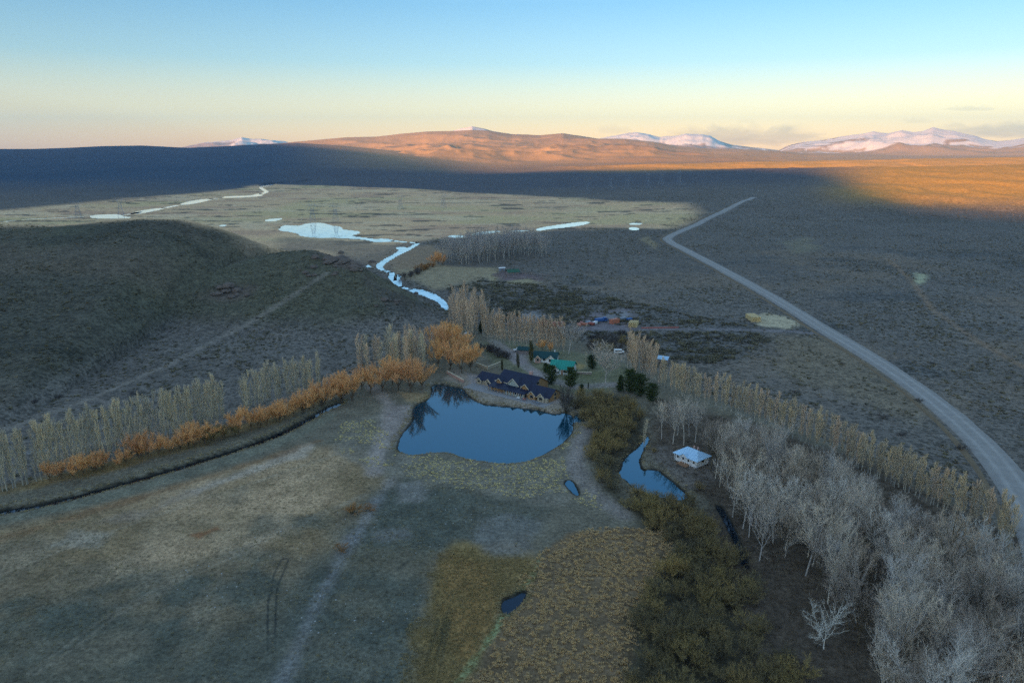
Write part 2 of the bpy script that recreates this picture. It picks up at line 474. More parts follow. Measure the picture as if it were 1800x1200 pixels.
gul = sstep(0.45, 0.75, fbm(TX, TY, 130, 5, 115, True))
blend(hillA * gul * 0.55, (0.042, 0.042, 0.032), 1.2)  # gully shading put into the hill colour as dark streaks
def wpoly(px):
    return [hit(*p)[:2] for p in px]
def zone(px, c, feather=4.0, warp=3.0, wscale=14.0, k=1.0, cshr=None, world=False, seed=5):
    P = px if world else wpoly(px)
    xs = [p[0] for p in P]; ys = [p[1] for p in P]
    mg = feather + warp * 2
    b = np.flatnonzero((TX > min(xs) - mg) & (TX < max(xs) + mg) & (TY > min(ys) - mg) & (TY < max(ys) + mg))
    if not len(b):
        return
    x, y = TX[b], TY[b]
    sd = poly_sd(x, y, P) + fbm(x, y, wscale, 4, seed) * warp
    m = sstep(feather, -feather, sd) * k
    blend(m, c, cshr, b)
def line(px, c, w, feather=1.0, k=1.0, cshr=0.0, warp=0.8, world=False, twin=0.0, seed=6):
    P = px if world else wpoly(px)
    xs = [p[0] for p in P]; ys = [p[1] for p in P]
    mg = w + feather + warp * 2 + twin
    b = np.flatnonzero((TX > min(xs) - mg) & (TX < max(xs) + mg) & (TY > min(ys) - mg) & (TY < max(ys) + mg))
    if not len(b):
        return
    x, y = TX[b], TY[b]
    d, _, _ = seg_dist(x, y, P)
    d = d + fbm(x, y, 7, 3, seed) * warp
    if twin:
        d = np.abs(d - twin)
    m = sstep(w + feather, w - feather, d) * k * (0.8 + 0.3 * fbm(x, y, 12, 3, seed + 1))
    blend(np.clip(m, 0, 1), c, cshr, b)

# valley meadows
zone([(-200, 395), (-100, 376), (0, 371), (200, 351), (400, 334), (480, 323), (560, 326), (700, 331), (900, 343), (1050, 351), (1200, 358), (1225, 375), (1215, 396), (1170, 402), (1060, 401), (960, 405), (850, 414), (760, 420), (700, 432), (620, 448), (480, 440), (380, 402), (200, 392)], (0.48, 0.31, 0.165), 25, 30, 130, 0.95, 0.03, seed=11)
def streaks(px, c, k, sx, sy, lo, hi, seed, cshr=None):
    P = wpoly(px); xs = [p[0] for p in P]; ys = [p[1] for p in P]
    b = np.flatnonzero((TX > min(xs)) & (TX < max(xs)) & (TY > min(ys)) & (TY < max(ys)))
    x, y = TX[b], TY[b]
    m = sstep(15, -15, poly_sd(x, y, P)) * sstep(lo, hi, fbm(x / sx, y / sy, 1.0, 5, seed)) * k
    blend(m, c, cshr, b)
VAL = [(-100, 385), (0, 372), (200, 352), (400, 335), (480, 324), (560, 326), (700, 331), (900, 343), (1050, 351), (1200, 360), (1225, 378), (1170, 402), (960, 405), (760, 420), (620, 448), (480, 440), (380, 402)]
streaks(VAL, (0.34, 0.205, 0.125), 0.7, 110, 60, 0.0, 0.35, 121)
streaks(VAL, (0.39, 0.30, 0.14), 0.7, 180, 120, 0.05, 0.4, 122)
streaks(VAL, (0.49, 0.36, 0.21), 0.6, 90, 40, 0.12, 0.45, 123)
streaks(VAL, (0.06, 0.055, 0.045), 0.8, 60, 22, 0.3, 0.42, 124)
zone([(430, 440), (500, 418), (640, 428), (745, 430), (760, 470), (700, 490), (640, 470), (560, 440)], (0.20, 0.145, 0.095), 15, 18, 60, 0.8, 0.05)
zone([(690, 470), (760, 465), (870, 470), (900, 482), (850, 505), (760, 508), (720, 495)], (0.23, 0.18, 0.105), 8, 9, 40, 0.9, 0.03)
zone([(670, 455), (720, 435), (760, 430), (790, 440), (760, 465), (700, 475)], (0.20, 0.14, 0.085), 8, 8, 40, 0.85, 0.05)
zone([(862, 484), (880, 476), (950, 484), (968, 492), (900, 497)], (0.115, 0.082, 0.078), 4, 4, 20, 0.9, 0.0)
line([(852, 490), (858, 505), (866, 520), (874, 540), (880, 560)], (0.16, 0.135, 0.10), 2.2, 1.0, 0.9)
line([(862, 482), (868, 495), (880, 530)], (0.24, 0.20, 0.11), 2.0, 1.5, 0.7)
zone([(885, 495), (930, 490), (950, 497), (900, 500)], (0.26, 0.22, 0.12), 3, 3, 10, 0.8, 0.0)
# scrub belts
streaks([(560, 560), (1000, 480), (1500, 420), (1800, 430), (2000, 700), (1800, 800), (1300, 700), (1000, 600)], (0.155, 0.118, 0.082), 0.55, 70, 70, 0.0, 0.4, 171, 0.35)
streaks([(560, 560), (1000, 480), (1500, 420), (1800, 430), (2000, 700), (1800, 800), (1300, 700), (1000, 600)], (0.075, 0.075, 0.07), 0.6, 45, 45, 0.15, 0.45, 172, 1.2)
zone([(780, 508), (850, 490), (880, 505), (1000, 505), (1060, 520), (1180, 545), (1300, 570), (1360, 600), (1250, 640), (1150, 640), (1060, 600), (900, 570), (830, 550)], (0.095, 0.088, 0.078), 14, 25, 50, 0.75, 1.15)
zone([(1180, 590), (1360, 590), (1370, 620), (1300, 640), (1180, 625)], (0.085, 0.08, 0.072), 8, 8, 30, 0.5, 1.3)
zone([(1360, 585), (1480, 590), (1600, 690), (1640, 760), (1480, 700), (1380, 650)], (0.155, 0.122, 0.078), 10, 20, 40, 0.7, 0.55)
# yard east of the poplars, tracks, gravel pad
line([(1010, 576), (1100, 577), (1200, 578), (1300, 579), (1400, 583), (1480, 590)], (0.15, 0.13, 0.125), 3.2, 1.5, 0.9)
zone([(1015, 560), (1060, 545), (1105, 543), (1125, 560), (1130, 580), (1020, 582)], (0.135, 0.115, 0.115), 4, 4, 15, 0.9, 0.0)
zone([(1065, 553), (1100, 546), (1110, 556), (1075, 562)], (0.16, 0.16, 0.155), 3, 2, 12, 0.8, 0.0)
zone([(905, 552), (950, 546), (962, 556), (930, 572), (905, 565)], (0.17, 0.165, 0.16), 4, 4, 20, 0.8, 0.0)
zone([(1318, 560), (1345, 551), (1385, 555), (1412, 572), (1380, 577), (1335, 572)], (0.36, 0.30, 0.19), 3, 4, 10, 0.85, 0.0)
line([(1180, 470), (1300, 492), (1400, 480), (1500, 468)], (0.14, 0.125, 0.11), 1.6, 1.2, 0.6)
line([(1560, 455), (1600, 490), (1640, 545), (1720, 600), (1800, 645), (1900, 690)], (0.19, 0.125, 0.075), 2.2, 2.0, 0.75, 0.2)
zone([(1375, 425), (1420, 418), (1440, 436), (1400, 445)], (0.19, 0.165, 0.10), 10, 10, 25, 0.5)
zone([(1610, 480), (1630, 483), (1625, 500), (1605, 500)], (0.30, 0.29, 0.17), 3, 4, 9, 0.8, 0.0)
zone([(1125, 420), (1140, 415), (1160, 432), (1150, 438)], (0.2, 0.155, 0.085), 4, 4, 12, 0.7, 0.0)
# western hillside tracks
line([(-60, 780), (0, 757), (90, 725), (170, 697), (200, 682), (300, 640), (390, 592), (470, 548), (540, 503), (575, 480)], (0.165, 0.14, 0.11), 2.0, 1.4, 0.85)
line([(165, 697), (200, 716)], (0.15, 0.125, 0.10), 1.0, 0.8, 0.7)
line([(-40, 815), (0, 803), (100, 787), (220, 771), (350, 750), (480, 720)], (0.13, 0.125, 0.115), 1.2, 0.8, 0.9)
zone([(350, 520), (400, 500), (445, 505), (430, 522), (380, 532)], (0.09, 0.07, 0.055), 8, 10, 25, 0.8, 0.2)
zone([(560, 445), (600, 445), (645, 470), (620, 475), (580, 462)], (0.085, 0.062, 0.05), 6, 6, 16, 0.8, 0.2)
zone([(640, 480), (700, 512), (768, 548), (740, 552), (680, 530), (630, 500)], (0.065, 0.055, 0.045), 6, 8, 20, 0.7, 0.3)

# the near valley
NEAR = [(-300, 960), (-120, 905), (60, 845), (200, 812), (350, 772), (480, 733), (560, 695), (640, 660), (740, 610), (800, 580), (880, 575), (1000, 595), (1080, 620), (1180, 660), (1300, 720), (1500, 790), (1700, 890), (1900, 980), (1900, 1500), (-300, 1500)]
zone(NEAR, (0.124, 0.107, 0.074), 4, 2.0, 12, 1.0, 0.0)
zone([(-200, 1400), (-200, 960), (0, 935), (200, 882), (330, 850), (560, 785), (640, 795), (650, 880), (570, 975), (480, 1060), (420, 1250)], (0.149, 0.112, 0.067), 8, 9, 30, 0.95)
zone([(580, 990), (640, 900), (690, 832), (820, 868), (965, 895), (930, 960), (800, 1000), (740, 1090), (690, 1400), (440, 1400), (520, 1080)], (0.091, 0.088, 0.065), 4, 4, 15, 0.95)
zone([(-100, 1400), (0, 1120), (150, 1060), (330, 1090), (480, 1120), (440, 1400)], (0.094, 0.088, 0.063), 8, 9, 22, 0.75)
line([(470, 1300), (495, 1200), (530, 1120), (560, 1050), (590, 1000), (620, 950), (650, 900), (690, 840)], (0.186, 0.168, 0.159), 1.8, 2.2, 0.75, warp=1.6)
line([(477, 1140), (478, 1060), (485, 1020), (500, 985)], (0.041, 0.037, 0.029), 0.22, 0.16, 0.9, warp=0.3, twin=0.9)
line([(325, 905), (400, 878), (520, 825), (560, 805)], (0.103, 0.088, 0.062), 0.7, 0.6, 0.8)
def mottle(px, c, k, scale, lo, hi, seed):
    P = wpoly(px); xs = [p[0] for p in P]; ys = [p[1] for p in P]
    b = np.flatnonzero((TX > min(xs)) & (TX < max(xs)) & (TY > min(ys)) & (TY < max(ys)))
    x, y = TX[b], TY[b]
    m = sstep(4, -4, poly_sd(x, y, P)) * sstep(lo, hi, fbm(x, y, scale, 5, seed)) * k
    blend(m, c, None, b)
FIELD_PX = [(-150, 1300), (-150, 960), (0, 930), (200, 880), (330, 848), (560, 780), (640, 790), (690, 832), (960, 895), (930, 975), (800, 965), (740, 1090), (690, 1300)]
mottle(FIELD_PX, (0.215, 0.145, 0.074), 0.7, 30, -0.05, 0.35, 161)
mottle(FIELD_PX, (0.060, 0.072, 0.058), 0.7, 22, 0.05, 0.4, 162)
mottle(FIELD_PX, (0.25, 0.19, 0.12), 0.35, 14, 0.15, 0.5, 163)
mottle([(-150, 1000), (0, 940), (330, 850), (560, 780), (640, 795), (600, 900), (450, 960), (200, 1010)], (0.36, 0.245, 0.14), 0.8, 40, -0.35, 0.2, 164)
zone([(330, 1300), (400, 1120), (520, 1030), (600, 960), (640, 900), (690, 838), (820, 872), (800, 960), (740, 1080), (690, 1300)], (0.064, 0.070, 0.054), 5, 6, 16, 0.6)
zone([(-150, 1300), (-100, 1130), (120, 1080), (300, 1130), (380, 1300)], (0.088, 0.080, 0.054), 6, 8, 20, 0.5)
line([(470, 1300), (495, 1200), (530, 1120), (560, 1050), (590, 1000), (620, 950), (650, 900), (690, 840)], (0.18, 0.172, 0.16), 1.2, 1.6, 0.5, None, warp=1.0)
line([(477, 1110), (478, 1060), (485, 1020), (500, 985)], (0.03, 0.03, 0.026), 0.22, 0.16, 0.9, None, warp=0.3, twin=0.9)
line([(0, 1010), (150, 950), (320, 890), (470, 840), (600, 795)], (0.27, 0.21, 0.14), 0.5, 0.6, 0.6, None, warp=0.6)
line([(60, 1180), (200, 1080), (330, 1010), (500, 930), (640, 870)], (0.23, 0.19, 0.135), 0.35, 0.4, 0.5, None, warp=0.5, twin=0.8)
line([(700, 1000), (760, 950), (850, 905)], (0.04, 0.042, 0.034), 0.3, 0.4, 0.6, None, warp=0.6)
zone([(330, 862), (400, 836), (470, 808), (530, 786), (548, 782), (525, 806), (450, 833), (385, 853), (345, 870)], (0.310, 0.245, 0.175), 1.6, 3.5, 9, 0.85)
zone([(180, 915), (260, 888), (330, 862), (400, 846), (330, 880), (240, 915)], (0.235, 0.177, 0.123), 2, 4, 9, 0.6)
zone([(90, 960), (130, 935), (190, 940), (170, 960)], (0.262, 0.220, 0.162), 2, 3, 8, 0.6)
zone([(0, 975), (60, 962), (50, 1000), (-20, 1010)], (0.248, 0.183, 0.112), 2, 3, 8, 0.5)
zone([(335, 940), (385, 922), (390, 930), (350, 946)], (0.179, 0.079, 0.034), 1, 2, 5, 0.8)
zone([(700, 850), (740, 845), (745, 880), (700, 885)], (0.172, 0.156, 0.132), 2, 2.5, 8, 0.7)
zone([(655, 935), (715, 930), (720, 945), (660, 948)], (0.152, 0.137, 0.118), 2, 2.5, 8, 0.6)
zone([(840, 910), (900, 900), (960, 915), (940, 965), (880, 990), (830, 960)], (0.131, 0.122, 0.103), 2, 3, 10, 0.7)
zone([(760, 1010), (800, 962), (850, 972), (930, 985), (948, 1005), (905, 1060), (862, 1130), (780, 1400), (640, 1400), (730, 1100)], (0.168, 0.110, 0.040), 4, 7, 12, 0.9)
zone([(800, 975), (850, 985), (880, 1060), (830, 1150), (790, 1110)], (0.228, 0.122, 0.040), 3, 5, 9, 0.55)
for a_, b_ in (((770, 1090), (740, 1200)), ((782, 1100), (760, 1180)), ((795, 1050), (770, 1130)), ((790, 1090), (768, 1200))):
    line([a_, b_], (0.034, 0.034, 0.020), 0.25, 0.3, 0.8, warp=0.5)
REED_PX = [(955, 965), (1000, 938), (1100, 927), (1172, 930), (1180, 960), (1175, 1000), (1135, 1040), (1112, 1090), (1120, 1250), (760, 1320), (868, 1125), (912, 1062), (942, 1000)]
zone(REED_PX, (0.131, 0.090, 0.050), 1.0, 1.5, 6, 1.0)
line([(948, 980), (935, 1015), (905, 1050), (862, 1120), (800, 1205)], (0.210, 0.250, 0.115), 0.75, 0.6, 0.8, warp=1.0)
# lake surroundings
LAKE_W = fl(LAKE_PX)
zone(LAKE_W, (0.163, 0.137, 0.103), -1 + 12, 4, 10, 0.85, world=True)
zone([(600, 742), (650, 735), (695, 780), (700, 800), (760, 800), (850, 818), (940, 814), (1000, 790), (1010, 830), (1000, 890), (930, 880), (800, 852), (680, 832), (590, 800)], (0.149, 0.129, 0.095), 3, 4, 10, 0.8)
line([(655, 680), (672, 695), (685, 712), (680, 735), (672, 760), (668, 790), (655, 830)], (0.241, 0.195, 0.162), 2.8, 2.0, 0.8, warp=1.5)
zone([(685, 715), (725, 712), (722, 740), (702, 768), (690, 775), (680, 745)], (0.228, 0.183, 0.155), 3, 3, 9, 0.7)
line([(1035, 752), (1018, 785), (1012, 815), (1025, 850), (1060, 880), (1095, 905)], (0.207, 0.173, 0.151), 3.0, 2.4, 0.8, warp=1.5)
zone([(700, 688), (740, 690), (765, 695), (750, 705), (715, 705)], (0.235, 0.165, 0.084), 1.2, 1.2, 5, 0.8)
zone([(785, 665), (815, 680), (840, 705), (900, 715), (985, 728), (1000, 715), (960, 705), (880, 690), (830, 665), (800, 650)], (0.214, 0.173, 0.129), 2, 2, 6, 0.85)
line([(820, 692), (845, 708), (900, 717), (955, 724), (990, 728)], (0.262, 0.189, 0.101), 1.0, 0.8, 0.8, warp=0.8)
zone([(820, 655), (900, 668), (980, 690), (985, 708), (900, 700), (830, 680)], (0.228, 0.195, 0.174), 1.5, 1.0, 6, 0.8)
# grounds of the houses
zone([(840, 600), (900, 600), (1080, 630), (1120, 660), (1060, 690), (980, 690), (870, 640)], (0.124, 0.120, 0.069), 3, 3, 8, 0.9)
line([(868, 600), (885, 612), (905, 630), (930, 648), (965, 666), (1010, 680), (1080, 676)], (0.228, 0.195, 0.177), 3.2, 1.2, 0.9, warp=0.8)
zone([(890, 612), (920, 615), (930, 640), (905, 640)], (0.214, 0.183, 0.168), 2, 2, 6, 0.8)
zone([(985, 640), (1010, 636), (1030, 642), (1020, 650)], (0.276, 0.189, 0.073), 2, 2, 6, 0.7)
zone([(1020, 650), (1060, 655), (1055, 668), (1020, 665)], (0.097, 0.098, 0.045), 2, 2, 6, 0.7)
# banks of the canal
line([(0, 862), (60, 851), (200, 818), (350, 777), (480, 737), (560, 703)], (0.166, 0.107, 0.040), 4.0, 2.0, 0.9, warp=2.0)
line([(0, 915), (130, 886), (230, 862), (330, 832), (430, 800), (520, 765), (580, 730)], (0.135, 0.132, 0.092), 3.0, 2.0, 0.8, warp=1.5)
line([(0, 945), (80, 925), (180, 893), (330, 850), (420, 822), (560, 775)], (0.163, 0.095, 0.047), 1.6, 1.6, 0.8, warp=2.0)
# under the trees: dark brown floor, with shade put into the colour
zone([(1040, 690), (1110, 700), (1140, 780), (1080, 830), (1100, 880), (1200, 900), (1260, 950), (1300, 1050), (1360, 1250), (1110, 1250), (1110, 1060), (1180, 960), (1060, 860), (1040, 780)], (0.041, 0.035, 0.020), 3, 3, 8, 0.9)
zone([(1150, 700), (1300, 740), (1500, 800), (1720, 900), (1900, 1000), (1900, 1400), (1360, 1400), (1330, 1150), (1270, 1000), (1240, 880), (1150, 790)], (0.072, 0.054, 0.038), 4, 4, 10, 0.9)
zone([(1150, 780), (1250, 800), (1255, 850), (1215, 855), (1170, 826), (1140, 812)], (0.121, 0.102, 0.083), 2, 3, 8, 0.8)

# mud and stones along every shore, darker bed
for nm, poly, lvl, depth in WATERS:
    xs = [p[0] for p in poly]; ys = [p[1] for p in poly]
    b = np.flatnonzero((TX > min(xs) - 4) & (TX < max(xs) + 4) & (TY > min(ys) - 4) & (TY < max(ys) + 4))
    if len(b):
        sd = poly_sd(TX[b], TY[b], poly)
        blend(sstep(0.9, 0.1, sd) if depth < 2.8 else sstep(0.2, -0.4, sd), (0.024, 0.022, 0.016), 0.0, b)

# snow on the high ranges
azv = np.arctan2(TX, TY)
sn = fbm(TX, TY, 700, 5, 131, True) + 0.25; sn2 = fbm(TX, TY, 3000, 3, 132)
def snow(az0, az1, r0, r1, zlo, amp, k=1.0):
    m = (azv > az0) & (azv < az1) & (TR > r0) & (TR < r1)
    if not np.any(m): return
    mm = np.zeros(len(TX))
    mm[m] = sstep(0, 60, TZ[m] - zlo + amp * sn[m] + amp * 0.7 * sn2[m]) * k
    blend(mm * 0.88, (0.42, 0.405, 0.39), 0.0)
snow(az_of(740, 230), az_of(930, 230), 12200, 20000, 430, 170)
snow(az_of(280, 250), az_of(620, 250), 26000, 42000, 500, 300)
snow(az_of(1000, 250), az_of(1420, 250), 20000, 42000, 340, 240)
snow(az_of(1340, 250), az_of(3000, 250), 14500, 30000, 300, 300)
mrock = (TR > 15500)
blend(mrock * (1 - sstep(0.4, 0.6, colr[:, 0])) * 0.5, (0.15, 0.115, 0.10), 0.0)

iv = np.arange(NR * NA, dtype=np.int32).reshape(NR, NA)
quads = np.stack([iv[:-1, :-1], iv[:-1, 1:], iv[1:, 1:], iv[1:, :-1]], -1).reshape(-1, 4)[:, ::-1]

def ground_material():
    m, nt, bs = nodes_of("ground_cover")
    N, L = nt.nodes, nt.links
    at = N.new('ShaderNodeAttribute'); at.attribute_name = "ground"
    geo = N.new('ShaderNodeNewGeometry')
    def noise(scale, detail=5, rough=0.6):
        n = N.new('ShaderNodeTexNoise'); n.inputs['Scale'].default_value = scale
        n.inputs['Detail'].default_value = detail; n.inputs['Roughness'].default_value = rough
        L.new(geo.outputs['Position'], n.inputs['Vector']); return n
    def rng_(n, a, b, c, d):
        r = N.new('ShaderNodeMapRange'); r.inputs['From Min'].default_value = a; r.inputs['From Max'].default_value = b
        r.inputs['To Min'].default_value = c; r.inputs['To Max'].default_value = d; r.clamp = True
        L.new(n, r.inputs['Value']); return r.outputs['Result']
    def mul(a, b):
        q = N.new('ShaderNodeMath'); q.operation = 'MULTIPLY'; L.new(a, q.inputs[0])
        if isinstance(b, float): q.inputs[1].default_value = b
        else: L.new(b, q.inputs[1])
        return q.outputs[0]
    nA = noise(0.9, 6, 0.7); nB = noise(0.16, 5); nC = noise(4.0, 4, 0.7)
    f = mul(mul(rng_(nA.outputs['Fac'], 0.3, 0.7, 0.50, 1.50), rng_(nB.outputs['Fac'], 0.3, 0.7, 0.72, 1.28)), rng_(nC.outputs['Fac'], 0.3, 0.7, 0.60, 1.40))
    sc = N.new('ShaderNodeVectorMath'); sc.operation = 'SCALE'
    L.new(at.outputs['Color'], sc.inputs[0]); L.new(f, sc.inputs['Scale'])
    # scrub and tussocks too small to stand as plants
    vo = N.new('ShaderNodeTexVoronoi'); vo.inputs['Scale'].default_value = 0.42; vo.inputs['Randomness'].default_value = 1.0
    L.new(geo.outputs['Position'], vo.inputs['Vector'])
    dn = N.new('ShaderNodeMath'); dn.operation = 'ADD'
    L.new(vo.outputs['Distance'], dn.inputs[0]); L.new(rng_(nA.outputs['Fac'], 0.2, 0.8, -0.25, 0.25), dn.inputs[1])
    dots = rng_(dn.outputs[0], 0.28, 0.5, 1.0, 0.0)
    dm = mul(dots, at.outputs['Alpha'])
    mx = N.new('ShaderNodeMix'); mx.data_type = 'RGBA'; mx.clamp_factor = True
    L.new(mul(dm, 0.75), mx.inputs['Factor'])
    L.new(sc.outputs[0], mx.inputs['A']); mx.inputs['B'].default_value = (0.040, 0.040, 0.030, 1)
    L.new(mx.outputs['Result'], bs.inputs['Base Color'])
    bs.inputs['Roughness'].default_value = 0.95; bs.inputs['Specular IOR Level'].default_value = 0.1
    bp = N.new('ShaderNodeBump'); bp.inputs['Strength'].default_value = 0.7; bp.inputs['Distance'].default_value = 0.5
    ad = N.new('ShaderNodeMath'); ad.operation = 'ADD'
    L.new(nA.outputs['Fac'], ad.inputs[0]); L.new(dm, ad.inputs[1])
    L.new(ad.outputs[0], bp.inputs['Height']); L.new(bp.outputs['Normal'], bs.inputs['Normal'])
    return m
MAT_GROUND = ground_material()
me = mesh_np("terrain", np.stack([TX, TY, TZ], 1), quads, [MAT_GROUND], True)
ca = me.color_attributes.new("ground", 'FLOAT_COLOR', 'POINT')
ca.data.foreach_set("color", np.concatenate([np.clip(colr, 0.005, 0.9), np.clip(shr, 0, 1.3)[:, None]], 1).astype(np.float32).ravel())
terrain = link("terrain", me)
tag(terrain, kind="structure", label="dry steppe valley with hills and snow capped ranges beyond")

# ------------------------------------------------------------------ the ridge behind the viewpoint that keeps the valley in shade
tanE = math.tan(SUN_EL)
S0 = -4500.0
ex, ey = math.sin(SUN_AZ), math.cos(SUN_AZ)
ux, uy = math.cos(SUN_AZ), -math.sin(SUN_AZ)
EDGE_PX = [(60, 252, 7600), (300, 254, 7600), (470, 258, 6900), (505, 262, 6500), (530, 268, 6000), (620, 273, 5600), (740, 277, 5300), (790, 292, 4200), (850, 305, 2800), (950, 302, 3000), (1100, 298, 3100), (1250, 297, 2900), (1380, 300, 2300), (1460, 306, 1700), (1490, 312, 1350), (1540, 335, 1050), (1620, 360, 930), (1680, 374, 880), (1740, 372, 880), (1800, 364, 930)]
prof = []
for px, py, r in EDGE_PX:
    x, y, z = ridge_pt(px, py, r)
    if py > 290:
        x, y, z = hit(px, py)
    elif r < 7500:
        z = hz(x, y)
    prof.append((x * ux + y * uy, z + ((x * ex + y * ey) - S0) * tanE))
prof.sort()
print("ridge profile", [(int(a), int(b)) for a, b in prof])
pu = np.array([p[0] for p in prof]); pz_ = np.array([p[1] for p in prof])
U = np.arange(-16000, 5000, 100.0)
ZR = np.interp(U, pu, pz_)
ZR = np.where(U > pu[-1], np.clip(pz_[-1] - (U - pu[-1]) * 0.18, 60, None), ZR)
ZR = np.where(U < pu[0], pz_[0] - (pu[0] - U) * 0.02, ZR)
OFF = np.array([-5000, -3200, -1500, -600, 0, 450, 1100, 2000, 3200.0])
PRF = np.array([0.0, 0.35, 0.72, 0.9, 1.0, 0.9, 0.7, 0.35, 0.0])
Vr = []
for o_, p_ in zip(OFF, PRF):
    s_ = S0 + o_
    x = U * ux + s_ * ex; y = U * uy + s_ * ey
    z = ZR * p_ + fbm(x, y, 300, 4, 61, True) * 20 * (0.0 if p_ == 1 else 1.0) * (p_ > 0) - (20 if p_ == 0 else 0)
    Vr.append(np.stack([x, y, z], 1))
nu = len(U)
iv = np.arange(len(OFF) * nu).reshape(len(OFF), nu)
q = np.stack([iv[:-1, :-1], iv[:-1, 1:], iv[1:, 1:], iv[1:, :-1]], -1).reshape(-1, 4)
rm = simple_mat("ridge_steppe", (0.12, 0.10, 0.08), 0.95, 0.2, 0.02)
ro = link("hill", mesh_np("hill", np.concatenate(Vr), q, [rm], True))
tag(ro, kind="structure", label="high steppe ridge behind the viewpoint")

# ------------------------------------------------------------------ water
def water_mat(name, tint, ior, wave, wscale, rough=0.03):
    m, nt, bs = nodes_of(name)
    N, L = nt.nodes, nt.links
    bs.inputs['Base Color'].default_value = tint + (1,)
    bs.inputs['Roughness'].default_value = rough
    bs.inputs['IOR'].default_value = ior
    bs.inputs['Specular IOR Level'].default_value = 0.5
    geo = N.new('ShaderNodeNewGeometry')
    no = N.new('ShaderNodeTexNoise'); no.inputs['Scale'].default_value = wscale; no.inputs['Detail'].default_value = 3
    L.new(geo.outputs['Position'], no.inputs['Vector'])
    bp = N.new('ShaderNodeBump'); bp.inputs['Strength'].default_value = wave; bp.inputs['Distance'].default_value = 0.05
    L.new(no.outputs['Fac'], bp.inputs['Height']); L.new(bp.outputs['Normal'], bs.inputs['Normal'])
    return m
M_LAKE = water_mat("lake_water", (0.0, 0.036, 0.060), 2.0, 0.04, 1.2, 0.02)
M_LAKE.node_tree.nodes["Principled BSDF"].inputs["Specular Tint"].default_value = (0.0, 0.60, 1.0, 1)
M_DARKWATER = water_mat("shaded_water", (0.003, 0.008, 0.014), 1.5, 0.05, 1.5, 0.03)
M_DARKWATER.node_tree.nodes["Principled BSDF"].inputs["Specular Tint"].default_value = (0.25, 0.6, 1.0, 1)
M_FARWATER = water_mat("ice_and_skyglare_water", (0.84, 0.90, 0.95), 1.8, 0.02, 0.4, 0.06)  # whiteness is stream ice plus sky reflection put into the colour
M_FARWATER.node_tree.nodes["Principled BSDF"].inputs["Metallic"].default_value = 0.6
fw_nt = M_FARWATER.node_tree; fw_g = fw_nt.nodes.new("ShaderNodeNewGeometry"); fw_n = fw_nt.nodes.new("ShaderNodeTexNoise"); fw_n.inputs["Scale"].default_value = 0.12; fw_n.inputs["Detail"].default_value = 6
fw_nt.links.new(fw_g.outputs["Position"], fw_n.inputs["Vector"]); fw_r = fw_nt.nodes.new("ShaderNodeValToRGB")
fw_r.color_ramp.elements[0].position = 0.40; fw_r.color_ramp.elements[0].color = (0.42, 0.60, 0.72, 1); fw_r.color_ramp.elements[1].position = 0.54; fw_r.color_ramp.elements[1].color = (0.84, 0.90, 0.95, 1)
fw_nt.links.new(fw_n.outputs["Fac"], fw_r.inputs["Fac"]); fw_nt.links.new(fw_r.outputs["Color"], fw_nt.nodes["Principled BSDF"].inputs["Base Color"])
def grow_poly(P, d):
    cx = sum(p[0] for p in P) / len(P); cy = sum(p[1] for p in P) / len(P)
    area = sum(P[i][0] * P[(i + 1) % len(P)][1] - P[(i + 1) % len(P)][0] * P[i][1] for i in range(len(P)))
    sg = 1 if area > 0 else -1
    out = []
    for i, p in enumerate(P):
        a, b = P[i - 1], P[(i + 1) % len(P)]
        dx, dy = b[0] - a[0], b[1] - a[1]; l = math.hypot(dx, dy) + 1e-9
        out.append((p[0] + sg * dy / l * d, p[1] - sg * dx / l * d))
    return out
for i, (nm, poly, lvl, depth) in enumerate(WATERS):
    P = grow_poly(poly, 2.2 if depth > 2.8 else 1.6)
    bm = bmesh.new()
    f = bm.faces.new([bm.verts.new((x, y, lvl)) for x, y in P])
    bmesh.ops.recalc_face_normals(bm, faces=[f])
    if f.normal.z < 0: f.normal_flip()
    bmesh.ops.triangulate(bm, faces=[f])
    me = bpy.data.meshes.new(nm); bm.to_mesh(me); bm.free()
    me.materials.append(M_FARWATER if i >= 7 else (M_LAKE if nm in ('lake', 'pond', 'inlet', 'puddle') else M_DARKWATER))
    o = link(nm, me); o["kind"] = "structure"

# ------------------------------------------------------------------ gravel road
ROAD_PX = [(1325, 347), (1310, 352), (1290, 362), (1262, 376), (1235, 389), (1205, 403), (1180, 414), (1172, 420), (1180, 427), (1200, 437), (1250, 463), (1300, 490), (1350, 518), (1400, 548), (1450, 580), (1500, 609), (1550, 640), (1600, 674), (1650, 712), (1700, 755), (1740, 795), (1772, 835), (1800, 878), (1830, 940), (1860, 1030)]
rp = [hit(*p)[:2] for p in ROAD_PX]
def resample(P, step):
    P = np.array(P, float)
    d = np.concatenate([[0], np.cumsum(np.hypot(*np.diff(P, axis=0).T))])
    n = max(2, int(d[-1] / step))
    t = np.linspace(0, d[-1], n)
    Q = np.stack([np.interp(t, d, P[:, 0]), np.interp(t, d, P[:, 1])], 1)
    for _ in range(4):
        Q[1:-1] = (Q[:-2] + 2 * Q[1:-1] + Q[2:]) / 4
    return Q
